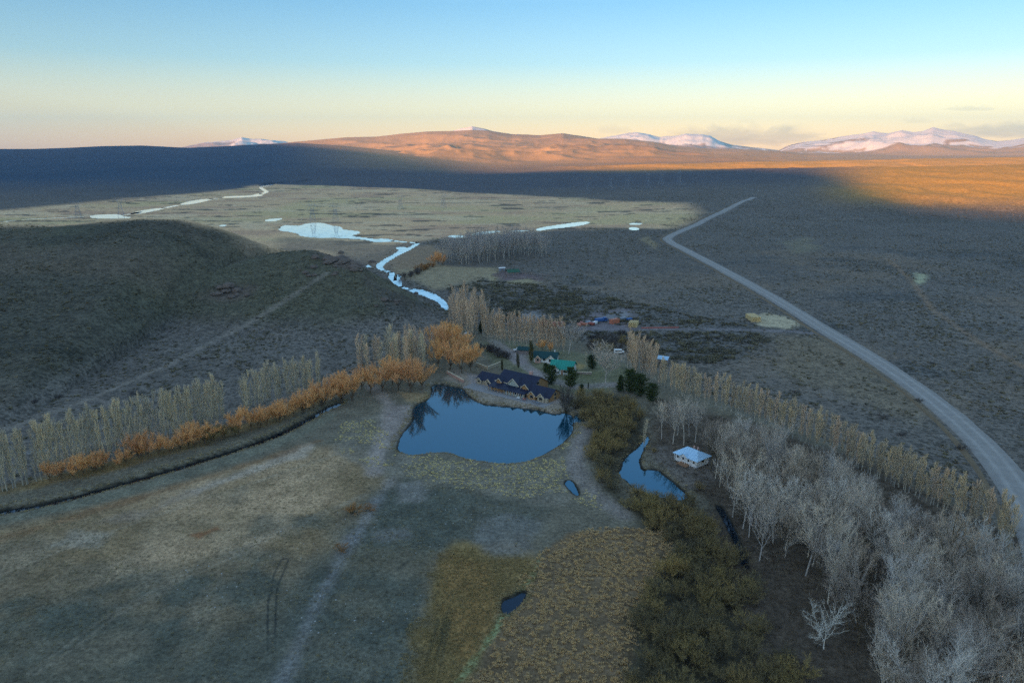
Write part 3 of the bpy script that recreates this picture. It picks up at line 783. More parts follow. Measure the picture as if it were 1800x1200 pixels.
def ribbon(P, offs, lift):
    T = np.gradient(P, axis=0); T /= np.hypot(T[:, 0], T[:, 1])[:, None]
    Nn = np.stack([-T[:, 1], T[:, 0]], 1)
    Vs = []
    for o_, l_ in zip(offs, lift):
        wob = fbm(P[:, 0] + o_ * 40, P[:, 1], 22, 3, 88)[:, None] * (0.7 if abs(o_) > 4 else 0.25)
        Q = P + Nn * (o_ + wob)
        z = hf(Q[:, 0], Q[:, 1]) + l_
        Vs.append(np.stack([Q[:, 0], Q[:, 1], z], 1))
    zc = np.mean([v[:, 2] for v in Vs[1:-1]], axis=0)
    ker = np.ones(7) / 7
    zc = np.convolve(np.pad(zc, 3, mode='edge'), ker, 'valid')
    for k in range(1, len(Vs) - 1):
        Vs[k][:, 2] = np.maximum(Vs[k][:, 2], zc + (lift[k] - np.mean(lift[1:-1])))
    n = len(P); m = len(offs)
    iv = np.arange(m * n).reshape(m, n)
    q = np.stack([iv[:-1, :-1], iv[1:, :-1], iv[1:, 1:], iv[:-1, 1:]], -1).reshape(-1, 4)
    return np.concatenate(Vs), q[:, ::-1]
def gravel_mat(name, c, wheel=True):
    m, nt, bs = nodes_of(name)
    N, L = nt.nodes, nt.links
    geo = N.new('ShaderNodeNewGeometry')
    n1_ = N.new('ShaderNodeTexNoise'); n1_.inputs['Scale'].default_value = 0.35; n1_.inputs['Detail'].default_value = 6
    n2_ = N.new('ShaderNodeTexNoise'); n2_.inputs['Scale'].default_value = 5.0; n2_.inputs['Detail'].default_value = 4
    for n_ in (n1_, n2_): L.new(geo.outputs['Position'], n_.inputs['Vector'])
    ad = N.new('ShaderNodeMath'); ad.operation = 'ADD'; L.new(n1_.outputs['Fac'], ad.inputs[0]); L.new(n2_.outputs['Fac'], ad.inputs[1])
    at = N.new('ShaderNodeAttribute'); at.attribute_name = "lane"
    a2 = N.new('ShaderNodeMath'); a2.operation = 'ADD'; L.new(ad.outputs[0], a2.inputs[0]); L.new(at.outputs['Fac'], a2.inputs[1])
    mr = N.new('ShaderNodeMapRange'); mr.inputs['From Min'].default_value = 0.6; mr.inputs['From Max'].default_value = 1.5
    L.new(a2.outputs[0], mr.inputs['Value'])
    mx = N.new('ShaderNodeMix'); mx.data_type = 'RGBA'
    mx.inputs['A'].default_value = tuple(v * 0.74 for v in c) + (1,); mx.inputs['B'].default_value = tuple(v * 1.2 for v in c) + (1,)
    L.new(mr.outputs['Result'], mx.inputs['Factor']); L.new(mx.outputs['Result'], bs.inputs['Base Color'])
    bs.inputs['Roughness'].default_value = 0.95; bs.inputs['Specular IOR Level'].default_value = 0.15
    bp = N.new('ShaderNodeBump'); bp.inputs['Strength'].default_value = 0.3; bp.inputs['Distance'].default_value = 0.1
    L.new(n2_.outputs['Fac'], bp.inputs['Height']); L.new(bp.outputs['Normal'], bs.inputs['Normal'])
    return m
RP = resample(rp, 5.0)
offs = [-6.4, -5.0, -3.4, -2.2, -1.0, 0.0, 1.0, 2.2, 3.4, 5.0, 6.4]
lift = [-0.5, 0.30, 0.36, 0.34, 0.40, 0.40, 0.40, 0.34, 0.36, 0.30, -0.5]
lane = [-0.5, -0.2, -0.2, 0.35, -0.1, -0.05, -0.1, 0.35, -0.2, -0.2, -0.5]
V, F = ribbon(RP, offs, lift)
me = mesh_np("road", V, F, [gravel_mat("road_gravel", (0.36, 0.335, 0.30))], True)
at = me.attributes.new("lane", 'FLOAT', 'POINT'); at.data.foreach_set("value", np.repeat(np.array(lane, np.float32), len(RP)))
road = link("road", me); tag(road, "pale grey gravel road winding up the steppe", kind="structure")
V, F = ribbon(RP, [-9.5, -8.6, -7.6, -6.6], [-0.3, 0.30, 0.45, -0.3])
verge = link("verge", mesh_np("verge", V, F, [simple_mat("verge_earth", (0.20, 0.145, 0.085), 0.95, 0.3, 0.3)], True))
tag(verge, "low ochre earth bank along the gravel road", kind="structure")

# ------------------------------------------------------------------ haze
def haze():
    bm = bmesh.new(); bmesh.ops.create_cube(bm, size=1.0)
    me = bpy.data.meshes.new("haze"); bm.to_mesh(me); bm.free()
    o = link("haze", me)
    o.scale = (90000, 90000, 2100); o.location = (0, 0, 2100 / 2 - 30)
    m = bpy.data.materials.new("valley_haze"); m.use_nodes = True
    nt = m.node_tree; nt.nodes.clear()
    out = nt.nodes.new('ShaderNodeOutputMaterial'); pv = nt.nodes.new('ShaderNodeVolumePrincipled')
    pv.inputs['Color'].default_value = (0.16, 0.52, 1.0, 1); pv.inputs['Density'].default_value = 2.5e-5
    pv.inputs['Anisotropy'].default_value = 0.0
    nt.links.new(pv.outputs[0], out.inputs['Volume'])
    me.materials.append(m)
    tag(o, kind="stuff", label="thin blue evening haze over the whole valley")
haze()

# ------------------------------------------------------------------ trees
def bark_mat(name, c, vary=0.25, hue=0.12, rough=0.9):
    """bark or twigs: a colour that shifts a little from tree to tree and along the branch"""
    m, nt, bs = nodes_of(name)
    N, L = nt.nodes, nt.links
    oi = N.new('ShaderNodeObjectInfo')
    tc = N.new('ShaderNodeTexCoord')
    no = N.new('ShaderNodeTexNoise'); no.inputs['Scale'].default_value = 0.6; no.inputs['Detail'].default_value = 3
    L.new(tc.outputs['Object'], no.inputs['Vector'])
    ad = N.new('ShaderNodeMath'); ad.operation = 'ADD'; L.new(oi.outputs['Random'], ad.inputs[0]); L.new(no.outputs['Fac'], ad.inputs[1])
    mr = N.new('ShaderNodeMapRange'); mr.inputs['From Min'].default_value = 0.3; mr.inputs['From Max'].default_value = 1.7
    L.new(ad.outputs[0], mr.inputs['Value'])
    mx = N.new('ShaderNodeMix'); mx.data_type = 'RGBA'
    mx.inputs['A'].default_value = (c[0] * (1 - vary), c[1] * (1 - vary) * (1 + hue * 0.3), c[2] * (1 - vary) * (1 + hue), 1)
    mx.inputs['B'].default_value = (min(1, c[0] * (1 + vary) * (1 + hue * 0.3)), min(1, c[1] * (1 + vary)), min(1, c[2] * (1 + vary) * (1 - hue)), 1)
    L.new(mr.outputs['Result'], mx.inputs['Factor']); L.new(mx.outputs['Result'], bs.inputs['Base Color'])
    bs.inputs['Roughness'].default_value = rough; bs.inputs['Specular IOR Level'].default_value = 0.15
    return m

class TB:
    """triangles of one tree part"""
    def __init__(s):
        s.V, s.F, s.n = [], [], 0
    def add(s, V, F):
        s.V.append(V); s.F.append(F + s.n); s.n += len(V)
    def tube(s, P, rad, sides=4):
        P = np.asarray(P, float); rad = np.asarray(rad, float); n = len(P)
        T = np.gradient(P, axis=0); T /= np.linalg.norm(T, axis=1)[:, None] + 1e-9
        ref = np.where(np.abs(T[:, 2:3]) > 0.9, np.array([[1.0, 0, 0]]), np.array([[0, 0, 1.0]]))
        A = np.cross(T, ref); A /= np.linalg.norm(A, axis=1)[:, None] + 1e-9
        B = np.cross(T, A)
        ang = np.linspace(0, 2 * np.pi, sides, endpoint=False)
        ring = P[:, None] + rad[:, None, None] * (np.cos(ang)[None, :, None] * A[:, None] + np.sin(ang)[None, :, None] * B[:, None])
        iv = np.arange(n * sides).reshape(n, sides)
        a, b = iv[:-1], np.roll(iv[:-1], -1, 1); c, d = np.roll(iv[1:], -1, 1), iv[1:]
        F = np.concatenate([np.stack([a, b, c], -1).reshape(-1, 3), np.stack([a, c, d], -1).reshape(-1, 3)])
        s.add(ring.reshape(-1, 3), F)
    def blades(s, base, tip, width, rg):
        """long thin triangles: twigs"""
        D = tip - base
        r = rg.normal(size=base.shape); S = np.cross(D, r); S /= np.linalg.norm(S, axis=1)[:, None] + 1e-9
        W = (width * 0.5)[:, None] if np.ndim(width) else width * 0.5
        V = np.stack([base - S * W, base + S * W, tip], 1).reshape(-1, 3)
        s.add(V, np.arange(len(V)).reshape(-1, 3))
    def mesh(s, name, mat, smooth=False):
        return mesh_np(name, np.concatenate(s.V), np.concatenate(s.F), [mat], smooth)

def unit(v):
    return v / (np.linalg.norm(v, axis=-1, keepdims=True) + 1e-9)
def limb(p0, d, L, n, wander, up, rg):
    """a wandering polyline"""
    P = [np.array(p0, float)]; d = unit(np.array(d, float))
    for i in range(n):
        d = unit(d + rg.normal(size=3) * wander + np.array([0, 0, up]))
        P.append(P[-1] + d * L / n)
    return np.array(P)
def along(P, t):
    t = np.clip(t, 0, 0.9999) * (len(P) - 1); i = t.astype(int); f = (t - i)[:, None]
    return P[i] * (1 - f) + P[i + 1] * f, unit(P[i + 1] - P[i])
def sprays(tb, P, rg, count, length, spread, up, width, t0=0.15, sub=3):
    """side shoots along a branch, each with finer twigs on it"""
    t = t0 + (1 - t0) * rg.random(count)
    B, D = along(P, t)
    dirs = unit(D + rg.normal(size=B.shape) * spread + np.array([0, 0, up]))
    Ls = length * (0.5 + 0.8 * rg.random(count))[:, None]
    T = B + dirs * Ls
    tb.blades(B, T, width, rg)
    if sub:
        k = np.repeat(np.arange(count), sub)
        f = rg.random(len(k))[:, None] * 0.8 + 0.1
        b2 = B[k] * (1 - f) + T[k] * f
        d2 = unit(dirs[k] + rg.normal(size=b2.shape) * spread * 1.1 + np.array([0, 0, up]))
        tb.blades(b2, b2 + d2 * Ls[k] * (0.35 + 0.35 * rg.random((len(k), 1))), width * 0.75, rg)

def poplar(seed, H=15.0, W=1.0, width=0.075):
    rg = np.random.default_rng(seed); tr, cr = TB(), TB()
    n = 7
    P = np.array([[0, 0, -0.4]] + [[rg.normal() * 0.10 * i, rg.normal() * 0.10 * i, H * 0.97 * i / n] for i in range(1, n + 1)])
    tr.tube(P, np.linspace(0.19, 0.02, n + 1), 5)
    for i in range(64):
        t = 0.09 + 0.89 * (i + rg.random()) / 64
        b, _ = along(P, np.array([t])); b = b[0]
        a = rg.random() * 6.283
        L = (0.9 + 3.2 * math.sin(math.pi * min(1, t * 0.85 + 0.12)) ** 0.8) * (0.75 + 0.5 * rg.random())
        L = min(L, (H - b[2]) * 0.9 + 0.6)
        d = np.array([math.cos(a) * 0.30 * W, math.sin(a) * 0.30 * W, 1.0])
        Q = limb(b, d, L, 3, 0.06, 0.10, rg)
        tr.tube(Q, np.linspace(0.035, 0.008, 4), 3) if i % 2 == 0 else cr.tube(Q, np.linspace(0.03, 0.008, 4), 3)
        sprays(cr, Q, rg, 11, 0.75, 0.26 * W, 0.25, width, 0.1, 3)
    return tr, cr

def grove_tree(seed, H=21.0, W=1.0, width=0.036, fork=0.20, dens=1.0):
    rg = np.random.default_rng(seed); tr, cr = TB(), TB()
    hf_ = H * (fork + 0.16 * rg.random())
    T = limb((0, 0, -0.4), (rg.normal() * 0.05, rg.normal() * 0.05, 1), hf_ + 0.4, 5, 0.035, 0.05, rg)
    r0 = 0.0105 * H
    tr.tube(T, np.linspace(r0 * 1.15, r0 * 0.7, 6), 6)
    n1 = 4 + int(rg.random() * 3)
    mains = []
    for i in range(n1):
        a = 6.283 * (i + 0.5 * rg.random()) / n1
        tilt = (0.20 + 0.42 * rg.random()) * W if i else 0.06
        b, _ = along(T, np.array([0.72 + 0.28 * rg.random()]))
        L = (H - hf_) * (0.80 + 0.22 * rg.random()) / math.sqrt(1 + (tilt * 0.5) ** 2)
        Q = limb(b[0], (math.cos(a) * tilt, math.sin(a) * tilt, 1), L, 7, 0.10, 0.05, rg)
        tr.tube(Q, np.linspace(r0 * 0.50, 0.03, 8), 4)
        mains.append((Q, L))
    for Q, L in mains:
        m = int(15 * dens)
        for j in range(m):
            t = 0.12 + 0.85 * (j + rg.random()) / m
            b, d = along(Q, np.array([t])); a = rg.random() * 6.283
            l2 = L * (0.38 * (1 - t) + 0.16) * (0.7 + 0.6 * rg.random())
            dd = d[0] + np.array([math.cos(a), math.sin(a), 0.15]) * (0.75 * W)
            S = limb(b[0], dd, l2, 4, 0.15, 0.10, rg)
            (tr if l2 > 3.4 else cr).tube(S, np.linspace(0.035 + 0.008 * l2, 0.010, 5), 3)
            sprays(cr, S, rg, int(7 + 2.5 * l2), 1.15, 0.55, 0.28, width, 0.12, 3)
        sprays(cr, Q, rg, 16, 1.1, 0.5, 0.3, width, 0.5, 4)
    # a few dead stubs on the bole
    for j in range(4):
        b, _ = along(T, np.array([0.4 + 0.5 * rg.random()])); a = rg.random() * 6.283
        S = limb(b[0], (math.cos(a), math.sin(a), 0.35), 1.6 + rg.random() * 1.5, 3, 0.15, 0.02, rg)
        cr.tube(S, np.linspace(0.03, 0.008, 4), 3); sprays(cr, S, rg, 7, 0.7, 0.5, 0.1, width * 0.8, 0.2, 2)
    return tr, cr

def willow(seed, H=9.0, W=1.0, width=0.06, dens=1.0):
    """pollard-like willow: short bole, fan of limbs, dense upright shoots"""
    rg = np.random.default_rng(seed); tr, cr = TB(), TB()
    hb = H * 0.16
    T = limb((0, 0, -0.4), (rg.normal() * 0.1, rg.normal() * 0.1, 1), hb + 0.4, 3, 0.06, 0, rg)
    tr.tube(T, np.linspace(0.022 * H, 0.016 * H, 4), 6)
    n1 = 7 + int(rg.random() * 4)
    for i in range(n1):
        a = 6.283 * (i + 0.7 * rg.random()) / n1
        tilt = (0.15 + 0.95 * rg.random()) * W
        b, _ = along(T, np.array([0.6 + 0.4 * rg.random()]))
        L = (H - hb) * (0.62 + 0.2 * rg.random())
        Q = limb(b[0], (math.cos(a) * tilt, math.sin(a) * tilt, 1), L, 5, 0.14, 0.06, rg)
        tr.tube(Q, np.linspace(0.010 * H, 0.02, 6), 4)
        m = int(9 * dens)
        for j in range(m):
            t = 0.25 + 0.73 * (j + rg.random()) / m
            bb, d = along(Q, np.array([t])); a2 = rg.random() * 6.283
            l2 = H * 0.20 * (0.7 + 0.6 * rg.random())
            S = limb(bb[0], d[0] + np.array([math.cos(a2), math.sin(a2), 0.3]) * 0.75, l2, 3, 0.16, 0.12, rg)
            cr.tube(S, np.linspace(0.035, 0.010, 4), 3)
            sprays(cr, S, rg, 14, H * 0.10, 0.5, 0.35, width, 0.05, 4)
    return tr, cr

def shrub_tree(seed, H=5.0, W=1.0, width=0.05, dens=1.0):
    """many-stemmed willow bush, a dome of shoots from the ground"""
    rg = np.random.default_rng(seed); tr, cr = TB(), TB()
    n1 = int(26 * dens)
    for i in range(n1):
        a = rg.random() * 6.283; tilt = 0.1 + 1.25 * rg.random() ** 0.8 * W
        b = np.array([math.cos(a) * 0.35 * rg.random(), math.sin(a) * 0.35 * rg.random(), -0.3])
        L = H * (0.78 + 0.3 * rg.random()) * (1.0 - 0.12 * tilt)
        Q = limb(b, (math.cos(a) * tilt, math.sin(a) * tilt, 1), L, 4, 0.12, 0.03, rg)
        tr.tube(Q, np.linspace(0.06, 0.012, 5), 3)
        for j in range(4):
            t = 0.3 + 0.65 * rg.random(); bb, d = along(Q, np.array([t])); a2 = rg.random() * 6.283
            S = limb(bb[0], d[0] + np.array([math.cos(a2), math.sin(a2), 0.2]) * 0.8, H * 0.28, 3, 0.15, 0.08, rg)
            cr.tube(S, np.linspace(0.022, 0.008, 4), 3)
            sprays(cr, S, rg, 9, H * 0.13, 0.55, 0.25, width, 0.05, 3)
        sprays(cr, Q, rg, 8, H * 0.15, 0.5, 0.25, width, 0.45, 3)
    return tr, cr

def conifer(seed, H=8.0, Rr=2.4, cone=1.0, width=0.17):
    """dense evergreen: whorls of drooping branches covered with needle tufts"""
    rg = np.random.default_rng(seed); tr, cr = TB(), TB()
    P = np.array([[0, 0, -0.4], [0, 0, H * 0.3], [rg.normal() * 0.08, rg.normal() * 0.08, H * 0.65], [0, 0, H * 0.97]])
    tr.tube(P, [0.02 * H, 0.016 * H, 0.01 * H, 0.01], 6)
    nb = int(24 * H)
    for i in range(nb):
        t = 0.05 + 0.93 * (i + rg.random()) / nb
        prof = (1 - t) ** cone * (0.55 + 0.45 * min(1, t * 6)) if cone > 0.4 else math.sin(math.pi * (0.12 + 0.86 * t)) ** 0.6
        L = Rr * prof * (0.75 + 0.5 * rg.random()) + 0.15
        a = rg.random() * 6.283
        b, _ = along(P, np.array([t]))
        Q = limb(b[0], (math.cos(a), math.sin(a), 0.55), L, 3, 0.12, -0.02, rg)
        cr.tube(Q, np.linspace(0.03, 0.01, 4), 3)
        sprays(cr, Q, rg, 16, 0.5, 0.9, 0.15, width, 0.1, 3)
    return tr, cr

def cypress(seed, H=7.5, Rr=0.75):
    rg = np.random.default_rng(seed); tr, cr = TB(), TB()
    P = np.array([[0, 0, -0.4], [0, 0, H * 0.5], [0, 0, H * 0.97]])
    tr.tube(P, [0.12, 0.08, 0.01], 5)
    for i in range(150):
        t = 0.06 + 0.92 * (i + rg.random()) / 150
        rr = Rr * math.sin(math.pi * (0.10 + 0.88 * t)) ** 0.8
        a = rg.random() * 6.283; b = np.array([math.cos(a) * rr * 0.55, math.sin(a) * rr * 0.55, H * t])
        Q = limb(b, (math.cos(a) * 0.5, math.sin(a) * 0.5, 1), 0.9, 2, 0.1, 0.1, rg)
        sprays(cr, Q, rg, 16, 0.36, 0.5, 0.3, 0.10, 0.0, 2)
    return tr, cr

M_POP_L = bark_mat("poplar_twigs_tan", (0.74, 0.63, 0.45), 0.24)
M_POP_M = bark_mat("poplar_twigs_rosy", (0.74, 0.56, 0.40), 0.22)
M_POP_R = bark_mat("poplar_twigs_ochre", (0.68, 0.55, 0.37), 0.28)
M_POPBARK = bark_mat("poplar_bark", (0.42, 0.39, 0.33), 0.2)
M_GROVE = bark_mat("grove_twigs_grey", (0.62, 0.53, 0.44), 0.28, 0.12)
M_GROVEBARK = bark_mat("pale_smooth_bark", (0.50, 0.455, 0.40), 0.2)
M_FARGROVE = bark_mat("far_grove_twigs", (0.44, 0.40, 0.38), 0.2)
M_WIL_O = bark_mat("willow_twigs_orange", (0.94, 0.49, 0.22), 0.20, 0.12)
M_WIL_BARK = bark_mat("willow_bark", (0.16, 0.115, 0.075), 0.25)
M_SHRUB = bark_mat("bush_willow_twigs_olive", (0.25, 0.205, 0.115), 0.45, 0.35)
M_SHRUB2 = bark_mat("bush_willow_twigs_straw", (0.34, 0.255, 0.115), 0.30, 0.2)
M_SHRUBBARK = bark_mat("bush_bark", (0.12, 0.10, 0.07), 0.25)
M_CON = bark_mat("conifer_needles", (0.060, 0.085, 0.032), 0.35, 0.2)
M_CYP = bark_mat("cypress_foliage", (0.115, 0.105, 0.045), 0.30, 0.2)
M_DARKTWIG = bark_mat("bare_hedge_twigs", (0.115, 0.10, 0.095), 0.25)
M_WHITE_T = bark_mat("silvery_twigs", (0.66, 0.64, 0.60), 0.12)
M_RUSTB = bark_mat("rusty_bush_twigs", (0.36, 0.19, 0.075), 0.25, 0.2)

def protos(fn, seeds, mt, mc, name, **kw):
    out = []
    for sd in seeds:
        tr, cr = fn(sd, **kw)
        out.append((tr.mesh(name + "_trunk", mt, True), cr.mesh(name + "_crown", mc)))
    return out
def recolour(pr, mt, mc):
    """the same shapes in other bark and twig colours"""
    out = []
    for t, c in pr:
        t2, c2 = t.copy(), c.copy()
        t2.materials[0] = mt; c2.materials[0] = mc
        out.append((t2, c2))
    return out
P_POP = protos(poplar, (1, 2, 3, 4, 5), M_POPBARK, M_POP_L, "poplar")
P_POPM = recolour(P_POP, M_POPBARK, M_POP_M)
P_POPR = recolour(P_POP, M_POPBARK, M_POP_R)
P_GROVE = protos(grove_tree, (11, 12, 13, 14), M_GROVEBARK, M_GROVE, "grove") + protos(grove_tree, (15, 16), M_GROVEBARK, M_GROVE, "grove", W=1.5, fork=0.28) + protos(grove_tree, (17, 18), M_GROVEBARK, M_GROVE, "grove", W=0.7, fork=0.3, dens=0.7)
P_FARG = recolour(P_GROVE[:3], M_GROVEBARK, M_FARGROVE)
P_WIL = protos(willow, (21, 22, 23, 24), M_WIL_BARK, M_WIL_O, "willow", dens=1.5, W=1.1)
P_WILD = recolour(P_WIL[:2], M_SHRUBBARK, M_SHRUB)
P_SHR = protos(shrub_tree, (31, 32, 33, 34), M_SHRUBBARK, M_SHRUB, "bush")
P_SHR2 = recolour(P_SHR, M_SHRUBBARK, M_SHRUB2)
P_SHRD = recolour(P_SHR[:2], M_SHRUBBARK, M_DARKTWIG)
P_SHRO = recolour(P_SHR[:2], M_SHRUBBARK, M_RUSTB)
P_CON = protos(conifer, (41, 42), M_WIL_BARK, M_CON, "conifer")
P_CONR = protos(conifer, (43, 44), M_WIL_BARK, M_CON, "evergreen", cone=0.3, Rr=3.2)
P_CYP = protos(cypress, (45, 46), M_WIL_BARK, M_CYP, "cypress")
P_BIG = protos(grove_tree, (51, 52), M_GROVEBARK, M_GROVE, "broad_tree", W=2.0, fork=0.20, H=18, dens=1.7, width=0.06)
P_WHITE = recolour(protos(grove_tree, (53,), M_GROVEBARK, M_GROVE, "white_tree", W=2.3, fork=0.15, H=14, dens=0.8), M_WHITE_T, M_WHITE_T)

ORD = "zeroth first second third fourth fifth sixth seventh eighth ninth tenth eleventh twelfth thirteenth fourteenth fifteenth sixteenth seventeenth eighteenth nineteenth".split()
TENS = "_ _ twenty thirty forty fifty sixty seventy eighty ninety".split()
TENTH = "_ _ twentieth thirtieth fortieth fiftieth sixtieth seventieth eightieth ninetieth".split()
def ordinal(n):
    if n < 20: return ORD[n]
    if n < 100: return TENTH[n // 10] if n % 10 == 0 else TENS[n // 10] + "-" + ORD[n % 10]
    return "hundredth" if n == 100 else "hundred-and-" + ordinal(n - 100)

TREE_N = {}
def plant(name, pr, x, y, s, label, group, cat="tree", sz=None, lean=0.03, i=None):
    """one tree: an Empty at its foot with a trunk and a crown"""
    z = hz(x, y)
    o = bpy.data.objects.new(name, None); COL.objects.link(o)
    o.empty_display_size = 0.5
    o.location = (x, y, z - 0.05)
    o.rotation_euler = (random.gauss(0, lean), random.gauss(0, lean), random.random() * 6.283)
    o.scale = (s, s, sz or s)
    t, c = pr[random.randrange(len(pr)) if i is None else i]
    link("trunk", t, o); link("crown", c, o)
    tag(o, label, cat, group)
    TREE_N[group] = TREE_N.get(group, 0) + 1
    return o

def walk(px_line, n, jitter=0.5):
    """n spots spread along a base line given in pixels"""
    P = np.array([flat(*p) for p in px_line])
    d = np.concatenate([[0], np.cumsum(np.hypot(*np.diff(P, axis=0).T))])
    t = (np.arange(n) + 0.5 + rng.normal(size=n) * 0.18) / n * d[-1]
    return np.stack([np.interp(t, d, P[:, 0]) + rng.normal(size=n) * jitter, np.interp(t, d, P[:, 1]) + rng.normal(size=n) * jitter], 1)

def fill(px_poly, n, dmin, hitit=False):
    """n spots spread over an area given in pixels, kept dmin apart"""
    P = [(hit(*p)[:2] if hitit else flat(*p)) for p in px_poly]
    xs = [p[0] for p in P]; ys = [p[1] for p in P]
    out = []; tries = 0
    while len(out) < n and tries < n * 80:
        k = 60
        X = rng.uniform(min(xs), max(xs), k); Y = rng.uniform(min(ys), max(ys), k)
        ok = poly_sd(X, Y, P) < 0
        for x, y in zip(X[ok], Y[ok]):
            tries += 1
            if len(out) < n and all((x - a) ** 2 + (y - b) ** 2 > dmin * dmin for a, b in out):
                out.append((x, y))
        tries += 1
    return sorted(out, key=lambda q: q[1])

# poplar row above the canal
for k, (x, y) in enumerate(walk([(-25, 872), (60, 848), (300, 780), (400, 745)], 62, 0.3)):
    plant("poplar_tree", P_POP, x, y, 0.9 + 0.12 * random.random(), f"bare tan poplar, {ordinal(k + 1)} from the left end of the row above the canal", "poplars in the row above the canal", sz=(1.06 + 0.30 * random.random()))
for k, (x, y) in enumerate(walk([(425, 737), (480, 715), (565, 688)], 24, 0.5)):
    plant("poplar_tree", P_POP, x, y, 0.92, f"bare tan poplar in the dense upper end of the canal row, {ordinal(k + 1)} from its left", "poplars at the upper end of the canal row", sz=0.95 + 0.28 * random.random())
# orange willows between poplars and canal
for k, (x, y) in enumerate(walk([(75, 850), (150, 835), (240, 808), (333, 788), (433, 758), (500, 737), (560, 715), (610, 700)], 40, 1.0)):
    u = k / 39
    plant("willow_tree", P_WIL, x, y, (0.70 + 0.45 * u) * random.uniform(0.7, 1.35), f"orange twigged willow, {ordinal(k + 1)} from the left of the belt beside the canal", "orange willows beside the canal")
for k, (px, py, s) in enumerate([(372, 778, 0.75), (392, 773, 0.8), (412, 769, 0.7)]):
    x, y = flat(px, py); plant("willow_tree", P_WILD, x, y, s, f"dark olive willow in front of the orange canal belt, {ordinal(k + 1)} from its left", "dark olive willows by the canal")
# large orange willows west of the lake
for k, (px, py, s) in enumerate(sorted([(618, 705, 1.15), (600, 702, 0.9), (650, 690, 1.1), (672, 688, 1.25), (700, 686, 1.3), (722, 690, 1.45), (742, 684, 1.2), (636, 684, 1.05), (690, 676, 1.15)])):
    s *= 1.22; x, y = flat(px, py); plant("willow_tree", P_WIL, x, y, s, f"large orange willow west of the lake, {ordinal(k + 1)} from the left in its clump", "large orange willows west of the lake", sz=s * 1.12)
for k, (px, py, s) in enumerate(sorted([(770, 645, 1.25), (790, 650, 1.35), (812, 655, 1.3), (828, 652, 1.15), (775, 625, 1.3), (795, 620, 1.4), (815, 628, 1.2), (758, 612, 1.05), (783, 600, 1.0)])):
    s *= 1.3; x, y = flat(px, py); plant("willow_tree", P_WIL, x, y, s, f"large orange willow behind the lodge end of the lake, {ordinal(k + 1)} from the left", "large orange willows beside the lodge", sz=s * 1.1)
# poplars behind the willows
for k, (x, y) in enumerate(fill([(628, 652), (660, 640), (745, 640), (748, 660), (690, 668), (635, 668)], 34, 2.2)):
    plant("poplar_tree", P_POPM if random.random() < 0.6 else P_POP, x, y, 1.05, "pale bare poplar standing behind the large orange willows", "poplars behind the large orange willows", sz=1.0 + 0.35 * random.random())
for k, (x, y) in enumerate(fill([(690, 640), (748, 612), (775, 602), (765, 640), (748, 648)], 16, 2.8)):
    plant("slender_tree", P_FARG, x, y, 0.55 + 0.12 * random.random(), "thin grey bare tree between the poplars and the orange willows", "grey bare trees behind the willows")
for k, (x, y) in enumerate(fill([(790, 575), (812, 558), (850, 575), (852, 597), (830, 606), (795, 598)], 34, 2.6)):
    plant("poplar_tree", P_POPM, x, y, 1.15, "tall rosy tan poplar in the clump at the stream mouth", "poplars in the clump at the stream mouth", sz=1.12 + 0.45 * random.random())
for k, (x, y) in enumerate(fill([(782, 548), (815, 535), (830, 545), (862, 562), (888, 575), (870, 588), (850, 580), (800, 560)], 20, 3.2)):
    plant("slender_tree", P_FARG, x, y, 0.55 + 0.15 * random.random(), "slender bluish grey bare tree behind the poplar clump", "grey bare trees behind the poplar clump")
for k, (x, y) in enumerate(walk([(856, 600), (900, 607), (940, 612), (992, 620)], 44, 0.5)):
    plant("poplar_tree", P_POPM, x, y, 0.95, f"rosy tan poplar, {ordinal(k + 1)} from the left of the row behind the houses", "poplars in the row behind the houses", sz=0.95 + 0.28 * random.random())
x, y = flat(1000, 622); plant("bare_tree", P_BIG, x, y, 1.1, "broad round grey bare tree ending the poplar row behind the houses", None, i=0, sz=1.08)
for k, (px, py, s) in enumerate([(953, 616, 0.75), (968, 618, 0.6)]):
    x, y = flat(px, py); plant("willow_tree", P_WIL, x, y, s, ("taller" if k == 0 else "smaller") + " rusty orange willow in front of the poplar row behind the houses", None)
# poplar row on the east side
for k, (x, y) in enumerate(fill([(1095, 645), (1110, 640), (1150, 660), (1158, 678), (1120, 668)], 22, 1.8)):
    plant("poplar_tree", P_POPM, x, y, 0.95, "rosy tan poplar in the clump beyond the big pale tree", "poplars in the clump beyond the big pale tree", sz=0.95 + 0.25 * random.random())
row_e = walk([(1158, 680), (1210, 700), (1290, 726), (1350, 748), (1450, 795), (1560, 848), (1680, 908), (1790, 962)], 112, 0.4)
k = 0
for x, y in row_e:
    if random.random() < 0.05: continue
    k += 1
    plant("poplar_tree", P_POPR if random.random() < 0.65 else P_POPM, x, y, 0.78 + 0.15 * random.random(), f"ochre tinged poplar, {ordinal(k)} from the houses in the eastern row", "poplars in the eastern row along the steppe", sz=0.70 + 0.26 * random.random())
